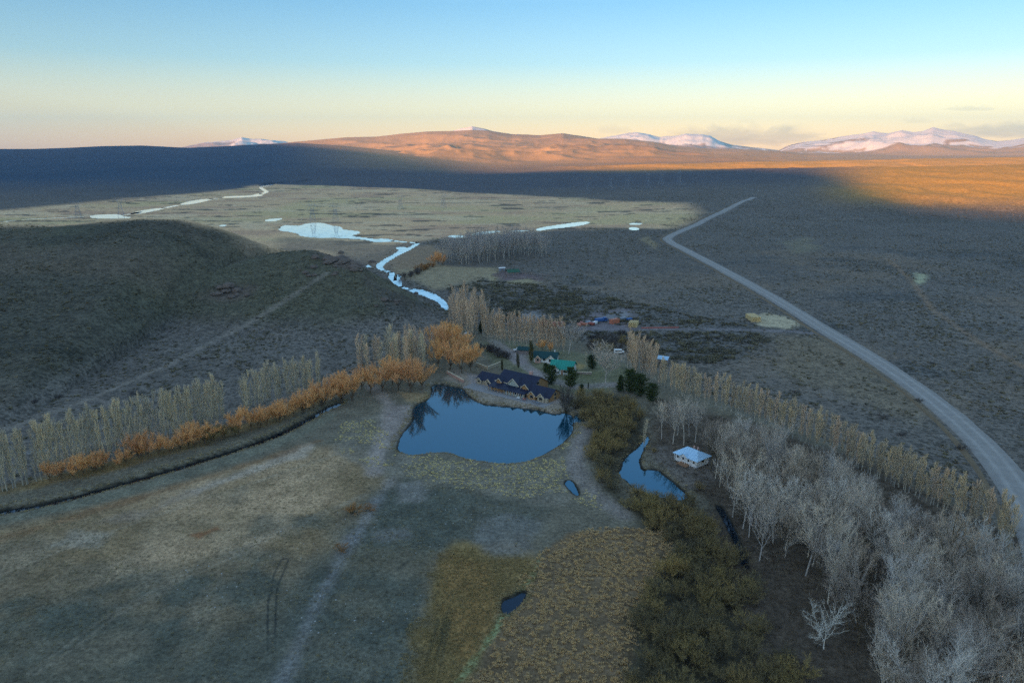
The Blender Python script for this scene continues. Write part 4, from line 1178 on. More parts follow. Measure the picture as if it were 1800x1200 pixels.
# grey grove on the right
for k, (px, py, s) in enumerate(sorted([(1183, 780, 0.8), (1202, 783, 0.85), (1163, 772, 0.72), (1222, 778, 0.8), (1190, 765, 0.75), (1212, 768, 0.7)])):
    x, y = flat(px, py); plant("bare_tree", P_GROVE, x, y, s, f"pale bare tree behind the blue roofed cabin, {ordinal(k + 1)} from the left", "pale bare trees behind the cabin")
GROVE_PX = [(1245, 790), (1300, 785), (1360, 812), (1450, 862), (1560, 922), (1680, 985), (1800, 1050), (1960, 1130), (1960, 1330), (1590, 1330), (1530, 1210), (1475, 1115), (1428, 1052), (1385, 1012), (1335, 993), (1298, 945), (1275, 885), (1250, 845)]
GROVE_BACK = [flat(*p) for p in GROVE_PX[:8]]
GROVE_FRONT = [flat(*p) for p in GROVE_PX[9:]]
gspots = fill(GROVE_PX, 258, 2.7)
M_GROVE2 = bark_mat('grove_twigs_silver', (0.70, 0.64, 0.57), 0.22, 0.08); M_GROVE3 = bark_mat('grove_twigs_brown', (0.46, 0.37, 0.29), 0.25, 0.12)
P_GMIX = P_GROVE + P_GROVE + recolour(P_GROVE[::2], M_GROVEBARK, M_GROVE2) + recolour(P_GROVE, M_SHRUBBARK, M_GROVE3)
gx = np.array([p[0] for p in gspots]); gy = np.array([p[1] for p in gspots])
gback = seg_dist(gx, gy, GROVE_BACK)[0]; gfront, gpar, _ = seg_dist(gx, gy, GROVE_FRONT)
front_n = 0
for k in np.argsort(-gpar):
    x, y = gx[k], gy[k]
    s = (0.52 + 0.52 * random.random()) * (0.72 if gback[k] < 9 else 1.0)
    if gfront[k] < 4.5:
        front_n += 1
        lb = f"tall pale trunked bare tree on the grove's front edge, {ordinal(front_n)} from the cabin"
    elif gback[k] < 9:
        lb = "smaller grey bare tree at the back of the right-hand grove below the poplar row"
    else:
        lb = "tall grey bare tree in the thick of the right-hand grove"
    plant("bare_tree", P_GMIX, x, y, s, lb, "grey bare trees of the right-hand grove", sz=s * (0.85 + 0.3 * random.random()), lean=0.09)
for k, (x, y) in enumerate(fill([(1660, 990), (1800, 1050), (1900, 1100), (1900, 1200), (1700, 1120), (1620, 1040)], 7, 9.0)):
    plant("bare_tree", P_WHITE, x, y, 0.75 + 0.3 * random.random(), "silvery white spreading tree among the greyer trees of the grove's far corner", "silvery white trees in the grove")
for k, (px, py, s, lb) in enumerate([(1448, 1140, 0.95, "silvery bare tree standing alone in front of the grove edge"), (1705, 985, 1.0, "silvery white spreading tree inside the right-hand grove by the poplars"), (1760, 1010, 0.85, "smaller silvery white tree inside the right-hand grove near the frame edge")]):
    x, y = flat(px, py); plant("bare_tree", P_WHITE, x, y, s, lb, None)
# olive willow scrub along the brook
SCRUB_PX = [(1020, 700), (1095, 705), (1130, 740), (1085, 795), (1065, 830), (1090, 870), (1200, 890), (1268, 945), (1318, 1030), (1360, 1100), (1415, 1200), (1460, 1330), (1090, 1330), (1120, 1100), (1150, 1045), (1190, 965), (1110, 905), (1045, 850), (1035, 800), (1050, 765), (1010, 722)]
for k, (x, y) in enumerate(fill(SCRUB_PX, 165, 2.4)):
    pr = P_SHR if random.random() < 0.78 else P_SHR2
    far_ = y > 205
    plant("willow_bush", P_SHR2 if (far_ and random.random() < 0.7) else pr, x, y, 0.75 + 0.45 * random.random(), ("straw brown willow bush at the lake end of the brook thicket" if y > 205 else ("olive brown willow bush in the near end of the brook thicket beside the reeds" if y < 150 else "dense olive brown willow bush in the middle of the brook thicket")), "willow bushes in the brook thicket", "bush", sz=0.7 + 0.5 * random.random())
for k, (px, py, s) in enumerate(sorted([(1120, 868, 0.7), (1150, 880, 0.75), (1178, 884, 0.7), (1205, 878, 0.55), (1230, 862, 0.6), (1150, 795, 0.4)])):
    x, y = flat(px, py); plant("willow_bush", P_SHR2, x, y, s, f"straw coloured willow bush at the edge of the small pond, {ordinal(k + 1)} from the left", "straw coloured bushes by the small pond", "bush")
x, y = flat(1132, 782); plant("bare_tree", P_POP, x, y, 0.7, "slim pale leafless tree at the narrow end of the small pond", None)
# evergreens and garden trees by the houses
for k, (px, py, s, pr, lb) in enumerate([
    (1003, 680, 0.80, P_CONR, "dark round evergreen right in front of the green roofed house"),
    (968, 675, 0.78, P_CONR, "olive evergreen left of the green roofed house"),
    (960, 655, 0.42, P_CONR, "low dark evergreen bush between the two green roofs"),
    (1040, 648, 0.62, P_CONR, "flat topped evergreen right of the green roofed house"),
    (1108, 690, 0.95, P_CONR, "large dark evergreen beside the poplar clump"),
    (1125, 695, 0.85, P_CONR, "bright green conifer at the poplar clump, right of the larger evergreen"),
    (1090, 688, 0.70, P_CON, "dark evergreen left of the larger evergreens by the poplars"),
    (1145, 705, 0.70, P_CONR, "dark evergreen at the start of the eastern poplar row"),
    (1022, 688, 0.30, P_CONR, "small rounded evergreen shrub beside the drive"),
    (1034, 684, 0.28, P_CYP, "small reddish clipped shrub beside the drive"),
    (846, 585, 0.62, P_CON, "narrow dark conifer among the poplars of the stream mouth clump")]):
    x, y = flat(px, py); plant("evergreen_tree", pr, x, y, s * 1.35, lb, None, "tree" if s > 0.35 else "bush")
for px, py, s, lb in [(911, 648, 0.95, "slender olive cypress beside the gravel drive behind the lodge"), (933, 637, 1.35, "tall brownish cypress in front of the rear green roof"), (883, 652, 0.7, "thin dark cypress at the lodge garden wall")]:
    x, y = flat(px, py); plant("cypress_tree", P_CYP, x, y, s, lb, None)
x, y = flat(1064, 676); plant("bare_tree", P_BIG, x, y, 1.15, "big spreading pale bare tree right of the green roofed house", None, i=1)
x, y = flat(1030, 642); plant("bare_tree", P_POP, x, y, 0.42, "small whitish sapling behind the green roofed house", None)
x, y = flat(996, 722); plant("bare_tree", P_SHRD, x, y, 1.3, "thin leafless tree at the lake corner beside the lodge terrace", None, sz=2.4)
# dark bare hedges
for k, (x, y) in enumerate(walk([(855, 612), (875, 622), (890, 632)], 14, 1.6)):
    plant("bare_hedge_bush", P_SHRD, x, y, 0.75, "dark bare hedge bush behind the lodge garden", "dark bare hedge bushes behind the lodge", "bush")
for k, (x, y) in enumerate(fill([(1030, 600), (1090, 590), (1140, 600), (1150, 615), (1090, 622), (1035, 618)], 40, 3.0)):
    plant("bare_hedge_bush", P_SHRD if random.random() < 0.8 else P_SHR2, x, y, 0.55 + 0.3 * random.random(), "dark leafless bush in the thicket behind the big pale tree", "dark leafless bushes east of the poplar row", "bush")
for k, (x, y) in enumerate(walk([(700, 488), (720, 485), (745, 475), (760, 468)], 18, 3.0)):
    plant("bare_hedge_bush", P_SHRO if k > 8 else P_SHRD, x, y, 0.9, "dark brown bare bush on the far bank of the stream bend", "bare bushes at the stream bend", "bush")
# plantation in the middle distance
for k, (x, y) in enumerate(fill([(768, 466), (830, 466), (868, 460), (905, 452), (960, 452), (965, 444), (900, 436), (840, 440), (780, 455)], 115, 4.5)):
    plant("plantation_tree", P_FARG, x, y, 0.78 + 0.2 * random.random(), "slim grey bare tree in the plantation beyond the corrals", "grey trees of the plantation beyond the corrals", sz=0.95 + 0.28 * random.random())
for k, (px, py, s) in enumerate([(762, 468, 1.2), (770, 466, 1.3), (777, 467, 1.1)]):
    x, y = flat(px, py); plant("willow_tree", P_WIL, x, y, s, f"orange willow at the left end of the far plantation, {ordinal(k + 1)} from its outer edge", "orange willows at the far plantation", sz=s * 1.2)
# lone bushes in the field
for px, py, s, lb in [(622, 902, 0.85, "reddish brown bush with bare twigs in the middle of the field"), (650, 898, 0.65, "smaller reddish bush touching the larger one in the field"), (600, 968, 0.62, "small round ochre bush alone in the field")]:
    x, y = flat(px, py); plant("field_bush", P_SHRO, x, y, s, lb, None, "bush", sz=s * 0.7)
for k, (px, py, s) in enumerate(sorted([(236, 693, 0.75), (104, 699, 0.6), (62, 707, 0.6), (310, 694, 0.5), (140, 632, 0.55), (275, 615, 0.5), (360, 632, 0.6), (452, 560, 0.5), (1400, 690, 0.5), (1552, 735, 0.8), (1615, 705, 0.6), (1690, 790, 0.8), (1480, 640, 0.45), (1585, 765, 0.6), (1760, 560, 0.6), (1640, 640, 0.5)])):
    x, y, _ = hit(px, py)
    plant("steppe_bush", P_SHRD, x, y, s, f"large dark lone bush on the {'western hillside' if px < 700 else 'eastern steppe'}, {ordinal(k + 1 if px < 700 else k - 7)} from the left", "lone dark bushes on the steppe", "bush", sz=s * 0.45)
print("trees", sum(TREE_N.values()), TREE_N)

# ------------------------------------------------------------------ built things
def thing(name, label, cat, loc, rotz=0.0, group=None):
    o = bpy.data.objects.new(name, None); COL.objects.link(o)
    o.empty_display_size = 1.0; o.location = loc; o.rotation_euler = (0, 0, rotz)
    tag(o, label, cat, group)
    return o
def bm_obj(name, bm, mat, parent=None, bevel=0.0):
    if bevel:
        bmesh.ops.bevel(bm, geom=bm.edges[:], offset=bevel, segments=1, affect='EDGES')
    bmesh.ops.recalc_face_normals(bm, faces=bm.faces[:])
    me = bpy.data.meshes.new(name); bm.to_mesh(me); bm.free()
    me.materials.append(mat)
    return link(name, me, parent)
def add_box(bm, x0, x1, y0, y1, z0, z1):
    v = [bm.verts.new(p) for p in ((x0, y0, z0), (x1, y0, z0), (x1, y1, z0), (x0, y1, z0), (x0, y0, z1), (x1, y0, z1), (x1, y1, z1), (x0, y1, z1))]
    for f in ((3, 2, 1, 0), (4, 5, 6, 7), (0, 1, 5, 4), (1, 2, 6, 5), (2, 3, 7, 6), (3, 0, 4, 7)):
        bm.faces.new([v[i] for i in f])
    return v
def box(name, mat, parent, *b, bevel=0.0):
    bm = bmesh.new(); add_box(bm, *b)
    return bm_obj(name, bm, mat, parent, bevel)
def add_prism(bm, outline, axis, a, b):
    """outline of 2D points extruded along axis 'x' or 'y' from a to b; 2D points are (other, z)"""
    mk = (lambda t, p: (t, p[0], p[1])) if axis == 'x' else (lambda t, p: (p[0], t, p[1]))
    A = [bm.verts.new(mk(a, p)) for p in outline]; B = [bm.verts.new(mk(b, p)) for p in outline]
    n = len(outline)
    bm.faces.new(A[::-1]); bm.faces.new(B)
    for i in range(n):
        bm.faces.new([A[i], A[(i + 1) % n], B[(i + 1) % n], B[i]])
def prism(name, mat, parent, outline, axis, a, b):
    bm = bmesh.new(); add_prism(bm, outline, axis, a, b)
    return bm_obj(name, bm, mat, parent)

M_NAVY = simple_mat("navy_metal_roof", (0.014, 0.020, 0.048), 0.6, 0.3, 0.8, spec=0.4)
M_HONEY = simple_mat("honey_log_wall", (0.38, 0.215, 0.095), 0.75, 0.3, 2.5)
M_CREAM = simple_mat("cream_plaster", (0.40, 0.335, 0.24), 0.8, 0.12, 2.0)
M_TRIM = simple_mat("pale_wood_trim", (0.70, 0.58, 0.40), 0.7, 0.15, 3.0)
M_GLASS = simple_mat("dark_window_glass", (0.02, 0.025, 0.03), 0.08, 0.1, 2.0, spec=0.6)
M_STONE = simple_mat("rubble_stone", (0.33, 0.27, 0.23), 0.9, 0.35, 1.6, bump=0.5)
M_BRICKP = simple_mat("pinkish_chimney_render", (0.55, 0.33, 0.26), 0.85, 0.15, 3.0)
M_SAGE = simple_mat("sage_grey_boards", (0.38, 0.42, 0.37), 0.7, 0.2, 2.5)
M_GREENROOF = simple_mat("green_sheet_roof", (0.022, 0.30, 0.225), 0.5, 0.16, 0.9, spec=0.4)
M_TEALROOF = simple_mat("dark_teal_roof", (0.012, 0.060, 0.062), 0.55, 0.2, 0.9)
M_WHITE = simple_mat("white_paint", (0.80, 0.79, 0.76), 0.6, 0.06, 1.5)
M_BLUEROOF = simple_mat("pale_blue_sheet_roof", (0.46, 0.72, 0.92), 0.35, 0.06, 0.7, spec=0.6)
M_DECK = simple_mat("brown_deck_boards", (0.36, 0.20, 0.11), 0.8, 0.25, 2.0)
M_REDST = simple_mat("red_container_paint", (0.36, 0.105, 0.075), 0.6, 0.2, 1.2)
M_ORANGE = simple_mat("orange_container_paint", (0.50, 0.175, 0.10), 0.6, 0.2, 1.2)
M_BLUEP = simple_mat("blue_truck_paint", (0.045, 0.13, 0.34), 0.5, 0.15, 1.2)
M_RUBBER = simple_mat("black_rubber", (0.02, 0.02, 0.02), 0.8, 0.1, 4.0)
M_TIMBER = simple_mat("sawn_yellow_timber", (0.62, 0.46, 0.22), 0.8, 0.2, 1.5)
M_GREYWOOD = simple_mat("weathered_grey_rail", (0.24, 0.20, 0.185), 0.9, 0.25, 2.0)
M_STEEL = simple_mat("galvanised_steel", (0.26, 0.30, 0.35), 0.5, 0.1, 2.0, metallic=0.3)
M_ROCK = simple_mat("brown_rock", (0.16, 0.125, 0.10), 0.95, 0.4, 0.5, bump=0.6)
M_PAVE = simple_mat("terrace_gravel", (0.30, 0.29, 0.28), 0.95, 0.25, 1.5)

def slab_roof(name, mat, parent, x0, x1, ya, yb, zr, ze, ov=0.5, th=0.14, axis='x', yr=None):
    """a pitched roof with thickness: ridge along x at mid of ya..yb (or along y when axis='y')"""
    ym = (ya + yb) / 2 if yr is None else yr
    k = (zr - ze) / max(ym - ya, 1e-6)
    out = [(ya - ov, ze - k * ov), (ym, zr), (yb + ov, ze - k * ov), (yb + ov, ze - k * ov + th), (ym, zr + th), (ya - ov, ze - k * ov + th)]
    return prism(name, mat, parent, out, axis, x0 - ov, x1 + ov)
def body(name, mat, parent, x0, x1, ya, yb, zw, zr, axis='x'):
    ym = (ya + yb) / 2
    return prism(name, mat, parent, [(ya, -0.6), (yb, -0.6), (yb, zw), (ym, zr), (ya, zw)], axis, x0, x1)
def win(parent, x, z, y, w, h, frame=M_TRIM, side='y'):
    """a framed window standing proud of a wall whose face is at y (or x)"""
    d = -1 if True else 1
    if side == 'y':
        f = box("window", frame, parent, x - w / 2, x + w / 2, y - 0.07, y - 0.004, z, z + h)
        box("pane", M_GLASS, f, x - w / 2 + 0.1, x + w / 2 - 0.1, y - 0.10, y - 0.07, z + 0.1, z + h - 0.1)
    else:
        f = box("window", frame, parent, y + 0.004, y + 0.07, x - w / 2, x + w / 2, z, z + h)
        box("pane", M_GLASS, f, y + 0.07, y + 0.10, x - w / 2 + 0.1, x + w / 2 - 0.1, z + 0.1, z + h - 0.1)
    return f
def cross_gable(parent, xc, w, yf, yb, zw, zr, wall, roof, glass=True, ov=0.35):
    """a gable that faces the lake: its wall, roof, barge boards and window"""
    g = prism("gable", wall, parent, [(xc - w / 2, -0.5), (xc + w / 2, -0.5), (xc + w / 2, zw), (xc, zr), (xc - w / 2, zw)], 'y', yf, yb)
    k = (zr - zw) / (w / 2)
    xo = w / 2 + ov
    r = prism("gable_roof", roof, parent, [(xc - xo, zw - k * ov), (xc, zr), (xc + xo, zw - k * ov), (xc + xo, zw - k * ov + 0.13), (xc, zr + 0.13), (xc - xo, zw - k * ov + 0.13)], 'y', yf - ov, yb)
    prism("barge_board", M_TRIM, r, [(xc - xo, zw - k * ov - 0.16), (xc, zr - 0.16), (xc + xo, zw - k * ov - 0.16), (xc + xo, zw - k * ov + 0.16), (xc, zr + 0.16), (xc - xo, zw - k * ov + 0.16)], 'y', yf - ov - 0.16, yf - ov - 0.004)
    if glass:
        win(parent, xc, zw * 0.35, yf, w * 0.5, min(2.0, zw * 0.62))
    return g

A = np.array(flat(836, 673)); B = np.array(flat(970, 706))
lod_ang = math.atan2(B[1] - A[1], B[0] - A[0]); C = (A + B) / 2
lodge = thing("lodge", "long timber lodge with navy roofs and many gables on the lake shore", "lodge", (C[0], C[1], hz(*C)), lod_ang)
HL = np.hypot(*(B - A)) / 2
k_ = HL / 19.5
def X(v): return v * k_
lodge.scale = (1, 1, 0.76)
# walls and roofs: left wing, hall, right wing
body("wall", M_CREAM, lodge, X(-19), X(-7), 0.5, 8.5, 3.0, 5.8); slab_roof("roof", M_NAVY, lodge, X(-19), X(-7), 0.5, 8.5, 5.85, 3.0)
body("wall", M_HONEY, lodge, X(-8.5), X(9), 0.8, 13.2, 4.2, 8.8); r_main = slab_roof("roof", M_NAVY, lodge, X(-8.5), X(9), 0.8, 13.2, 8.85, 4.2, ov=0.7)
body("wall", M_HONEY, lodge, X(8.6), X(19.5), -2.0, 6.5, 3.0, 6.2); slab_roof("roof", M_NAVY, lodge, X(8.6), X(19.5), -2.0, 6.5, 6.25, 3.0, ov=0.6)
# gables
cross_gable(lodge, X(-17.3), 2.6, -0.4, 4.4, 2.7, 4.2, M_CREAM, M_NAVY); cross_gable(lodge, X(-12.2), 2.8, -0.5, 4.4, 2.7, 4.4, M_CREAM, M_NAVY)
cross_gable(lodge, X(0.6), 6.0, -0.2, 6.4, 4.6, 8.0, M_SAGE, M_NAVY); cross_gable(lodge, X(-6.4), 2.6, -0.6, 5.0, 5.0, 6.6, M_HONEY, M_NAVY)
cross_gable(lodge, X(7.0), 3.6, -0.8, 5.0, 4.6, 6.8, M_HONEY, M_NAVY)
cross_gable(lodge, X(12.0), 3.6, -3.4, 2.2, 2.9, 5.0, M_HONEY, M_NAVY); cross_gable(lodge, X(16.4), 3.4, -3.4, 2.2, 2.9, 4.9, M_CREAM, M_NAVY)
box("porch_wall", M_CREAM, lodge, X(18.2), X(19.4), -3.2, -2.02, -0.3, 2.6)
# gable end windows of the hall and of the right wing
win(lodge, 5.6, 5.0, X(9), 2.2, 1.6, side='x'); win(lodge, 2.4, 2.6, X(19.5), 1.8, 1.7, side='x'); win(lodge, 2.4, 0.6, X(19.5), 1.6, 1.4, side='x')
# lake-side veranda
prism("veranda_roof", M_NAVY, lodge, [(-4.6, 2.55), (0.75, 3.95), (0.75, 4.08), (-4.6, 2.68)], 'x', X(-9.4), X(9.2))
box("fascia", M_TRIM, lodge, X(-9.4), X(9.2), 0.30, 0.45, 4.10, 4.32)
box("veranda_wall", M_SAGE, lodge, X(-1.5), X(8.8), -3.9, -3.7, -0.3, 2.5)
for i in range(9):
    win(lodge, X(-0.8) + i * X(1.05), 0.9, -3.9, 0.85, 1.4, M_WHITE)
for i in range(12):
    xx = X(-9.0) + i * X(17.8) / 11
    box("post", M_HONEY, lodge, xx - 0.10, xx + 0.10, -4.45, -4.25, -0.5, 2.62)
box("veranda_wall", M_HONEY, lodge, X(-9.0), X(-1.6), -2.6, -2.4, -0.3, 2.6)
for i in range(3):
    win(lodge, X(-7.8) + i * X(2.3), 0.8, -2.6, 1.3, 1.5)
bm = bmesh.new(); add_box(bm, X(3.4), X(4.6), 7.4, 8.6, 6.5, 10.2); add_box(bm, X(3.4) - 0.12, X(4.6) + 0.12, 7.28, 8.72, 10.21, 10.45)
bm_obj("chimney", bm, M_BRICKP, lodge)
box("terrace", M_PAVE, lodge, X(-20), X(21), -8.0, -0.62, -0.8, 0.18)
box("door", M_DECK, lodge, X(10.0) - 0.5, X(10.0) + 0.5, -2.07, -2.004, -0.2, 2.1)
# parasol of the terrace and pale tubs: small pieces on the terrace
for k, (xx, yy, m_) in enumerate([(X(10.2), -6.0, M_REDST), (X(14.5), -5.6, M_STEEL), (X(17.0), -6.2, M_STEEL), (X(7.6), -6.4, M_WHITE)]):
    p = (C[0] + xx * math.cos(lod_ang) - yy * math.sin(lod_ang), C[1] + xx * math.sin(lod_ang) + yy * math.cos(lod_ang))
    t_ = thing("terrace_table", ["reddish table on the lodge terrace before the first right-hand gable", "grey table on the lodge terrace between the two right-hand gables", "grey table near the right end of the lodge terrace", "white table on the lodge terrace before the glazed veranda"][k], "table", (p[0], p[1], lodge.location.z + 0.18), lod_ang)
    box("table_top", m_, t_, -0.7, 0.7, -0.5, 0.5, 0.70, 0.78)
    for sx in (-0.6, 0.6):
        for sy in (-0.4, 0.4):
            box("leg", m_, t_, sx - 0.04, sx + 0.04, sy - 0.04, sy + 0.04, 0, 0.70)

# green roofed house
def at(px, py):
    x, y = flat(px, py); return (x, y, hz(x, y))
h = thing("house", "white house with bright green sheet roof and small front gable", "house", at(990, 654), R(-18))
body("wall", M_WHITE, h, -5.2, 5.2, -4.2, 4.2, 2.9, 5.6); r_ = slab_roof("roof", M_GREENROOF, h, -5.2, 5.2, -4.2, 4.2, 5.65, 2.9, ov=0.6)
for i in range(10):
    xx = -5.4 + i * 1.2
    prism("seam", M_GREENROOF, r_, [(-4.8, 2.66), (0, 5.80), (4.8, 2.66), (4.8, 2.74), (0, 5.88), (-4.8, 2.74)], 'x', xx - 0.04, xx + 0.04)
cross_gable(h, -2.6, 3.4, -5.6, 0.0, 2.7, 4.5, M_WHITE, M_GREENROOF)
win(h, 1.6, 0.9, -4.2, 1.4, 1.3, M_WHITE); win(h, 3.9, 0.9, -4.2, 1.2, 1.3, M_WHITE); win(h, 0.0, 0.9, 5.2, 1.5, 1.3, M_WHITE, 'x')
box("door", M_DECK, h, 0.0, 0.9, -4.27, -4.204, -0.1, 2.1)
# teal roofed house behind
h = thing("house", "low white house with dark teal roof behind the cypress", "house", at(960, 634), R(-12))
body("wall", M_WHITE, h, -5.5, 5.5, -3.6, 3.6, 2.6, 4.6); slab_roof("roof", M_TEALROOF, h, -5.5, 5.5, -3.6, 3.6, 4.65, 2.6, ov=0.7)
cross_gable(h, 3.0, 3.6, -5.0, 0.0, 2.5, 4.2, M_WHITE, M_TEALROOF)
cross_gable(h, -3.4, 2.6, -4.6, 0.0, 2.4, 3.7, M_BRICKP, M_TEALROOF)
win(h, -0.4, 0.9, -3.6, 1.4, 1.2, M_WHITE); box("chimney", M_WHITE, h, 3.9, 4.4, 0.6, 1.1, 3.6, 5.4)
h = thing("garage", "small open garage with dark green roof beside the white pickup", "garage", at(924, 620), R(-15))
body("wall", M_GREYWOOD, h, -3.6, 3.6, -2.4, 2.4, 2.2, 3.2); slab_roof("roof", M_TEALROOF, h, -3.6, 3.6, -2.4, 2.4, 3.25, 2.2, ov=0.5)
box("door", M_GREYWOOD, h, -1.4, 1.4, -2.46, -2.404, -0.2, 2.0)
h = thing("shed", "small teal roofed shed at the start of the eastern poplar row", "shed", at(1166, 637), R(-30))
body("wall", M_GREYWOOD, h, -2.4, 2.4, -1.8, 1.8, 2.2, 3.2); slab_roof("roof", M_BLUEROOF, h, -2.4, 2.4, -1.8, 1.8, 3.25, 2.2, ov=0.4); win(h, 0, 0.9, -1.8, 0.9, 0.9, M_TRIM)

# cabin with pale blue roof
a1 = np.array(flat(1187, 808)); a2 = np.array(flat(1224, 823))
ang = math.atan2(a2[1] - a1[1], a2[0] - a1[0]); cw = float(np.hypot(*(a2 - a1)))
cab = thing("cabin", "white cabin with pale blue hipped metal roof beside the small pond", "cabin", (a1[0], a1[1], hz(*a1) + 0.25), ang)
D_ = 6.4
box("wall", M_WHITE, cab, 0, cw, 0, D_, -0.6, 2.5)
bm = bmesh.new(); o_ = 0.75
lo = [(-o_, -o_, 2.45), (cw + o_, -o_, 2.45), (cw + o_, D_ + o_, 2.45), (-o_, D_ + o_, 2.45)]
rd = [(cw * 0.26, D_ / 2, 4.5), (cw * 0.74, D_ / 2, 4.5)]
for dz in (0.0, 0.12):
    pass
v = [bm.verts.new(p) for p in lo] + [bm.verts.new((p[0], p[1], p[2] - 0.14)) for p in lo] + [bm.verts.new(p) for p in rd]
for f in ((0, 1, 9, 8), (1, 2, 9), (2, 3, 8, 9), (3, 0, 8), (4, 5, 1, 0), (5, 6, 2, 1), (6, 7, 3, 2), (7, 4, 0, 3), (7, 6, 5, 4)):
    bm.faces.new([v[i] for i in f])
r_ = bm_obj("roof", bm, M_BLUEROOF, cab)
for i in range(1, 9):
    xx = -o_ + i * (cw + 2 * o_) / 9
    ze = 2.47; t_ = min(1.0, (xx + o_) / (cw * 0.26 + o_), (cw + o_ - xx) / (cw * 0.26 + o_))
    ym = -o_ + t_ * (D_ / 2 + o_); zz = 2.45 + t_ * (4.5 - 2.45)
    prism("seam", M_BLUEROOF, r_, [(-o_, ze), (ym, zz + 0.02), (ym, zz + 0.08), (-o_, ze + 0.06)], 'x', xx - 0.03, xx + 0.03)
xm = cw * 0.46
prism("gable", M_WHITE, cab, [(xm - 1.5, 2.46), (xm + 1.5, 2.46), (xm, 3.45)], 'y', -o_ - 0.15, 1.2)
prism("gable_roof", M_BLUEROOF, cab, [(xm - 1.8, 2.42), (xm, 3.5), (xm + 1.8, 2.42), (xm + 1.8, 2.52), (xm, 3.6), (xm - 1.8, 2.52)], 'y', -o_ - 0.4, 1.8)
for i in range(4):
    win(cab, cw * (0.12 + 0.25 * i), 0.9, 0.0, cw * 0.10, 1.0, M_WHITE)
win(cab, D_ * 0.5, 0.9, cw, 1.6, 1.1, M_WHITE, 'x')
for f_ in (0.45, 0.62):
    box("flue", M_BRICKP, cab, cw * f_, cw * f_ + 0.45, D_ * 0.66, D_ * 0.66 + 0.45, 3.0, 4.95)
box("deck", M_DECK, cab, cw * 0.25, cw * 0.72, -2.2, -0.01, -0.5, 0.12)
for i in range(5):
    xx = 0.05 + i * (cw - 0.1) / 4
    box("post", M_WHITE, cab, xx - 0.06, xx + 0.06, -o_ + 0.05, -o_ + 0.17, -0.5, 2.31)

# garden walls by the lodge
def wall_run(label, pts, hgt, th, mat, name="garden_wall"):
    W = [flat(*p) for p in pts]
    o = thing(name, label, "wall", (W[0][0], W[0][1], hz(*W[0])))
    for a, b in zip(W[:-1], W[1:]):
        L_ = math.hypot(b[0] - a[0], b[1] - a[1])
        seg = box("wall_run", mat, o, 0, L_, -th / 2, th / 2, -0.4, hgt)
        seg.location = (a[0] - W[0][0], a[1] - W[0][1], 0); seg.rotation_euler = (0, 0, math.atan2(b[1] - a[1], b[0] - a[0]))
        cp = box("coping", M_TRIM, seg, -0.06, L_ + 0.06, -th / 2 - 0.06, th / 2 + 0.06, hgt + 0.004, hgt + 0.12)
wall_run("pale V shaped garden wall behind the lodge roof", [(838, 643), (857, 650), (880, 641)], 1.5, 0.35, M_CREAM)
wall_run("pinkish retaining wall stepping down to the lake at the lodge's left end", [(786, 656), (800, 664), (815, 672)], 1.2, 0.5, M_BRICKP)
wall_run("low dark hedge-like wall along the lawn right of the green roof", [(1012, 657), (1040, 658)], 0.9, 0.5, M_STONE)

# vehicles
def wheel_set(o, L, w, r, xs):
    for xx in xs:
        for sy in (-w / 2, w / 2):
            bm = bmesh.new()
            bmesh.ops.create_cone(bm, cap_ends=True, segments=14, radius1=r, radius2=r, depth=0.24)
            bmesh.ops.rotate(bm, verts=bm.verts, cent=(0, 0, 0), matrix=__import__('mathutils').Matrix.Rotation(math.pi / 2, 3, 'X'))
            bmesh.ops.translate(bm, verts=bm.verts, vec=(xx, sy, r))
            wo = bm_obj("wheel", bm, M_RUBBER, o)
            bm = bmesh.new()
            bmesh.ops.create_cone(bm, cap_ends=True, segments=10, radius1=r * 0.55, radius2=r * 0.55, depth=0.27)
            bmesh.ops.rotate(bm, verts=bm.verts, cent=(0, 0, 0), matrix=__import__('mathutils').Matrix.Rotation(math.pi / 2, 3, 'X'))
            bmesh.ops.translate(bm, verts=bm.verts, vec=(xx, sy, r))
            bm_obj("rim", bm, M_STEEL, wo)
def car(label, cat, loc, rz, paint, kind):
    o = thing({"pickup": "pickup_truck", "van": "van", "truck": "truck"}[kind], label, cat, loc, rz)
    if kind == "pickup":
        prism("body", paint, o, [(-2.5, 0.45), (2.4, 0.45), (2.45, 0.95), (1.35, 1.08), (-2.5, 1.08)], 'y', -0.9, 0.9).rotation_euler = (0, 0, 0)
    elif kind == "van":
        prism("body", paint, o, [(-2.6, 0.45), (2.5, 0.45), (2.55, 1.05), (1.9, 1.2), (1.3, 2.05), (-2.6, 2.1)], 'y', -0.95, 0.95)
    else:
        box("chassis", M_RUBBER, o, -4.0, 3.6, -0.6, 0.6, 0.6, 0.9)
        box("cargo_bed", paint, o, -4.2, 1.2, -1.2, 1.2, 0.92, 2.6, bevel=0.05)
        prism("body", paint, o, [(1.5, 0.7), (3.7, 0.7), (3.75, 1.6), (3.3, 2.7), (1.5, 2.75)], 'y', -1.15, 1.15)
    return o
def fix_prism_xz(o):
    pass
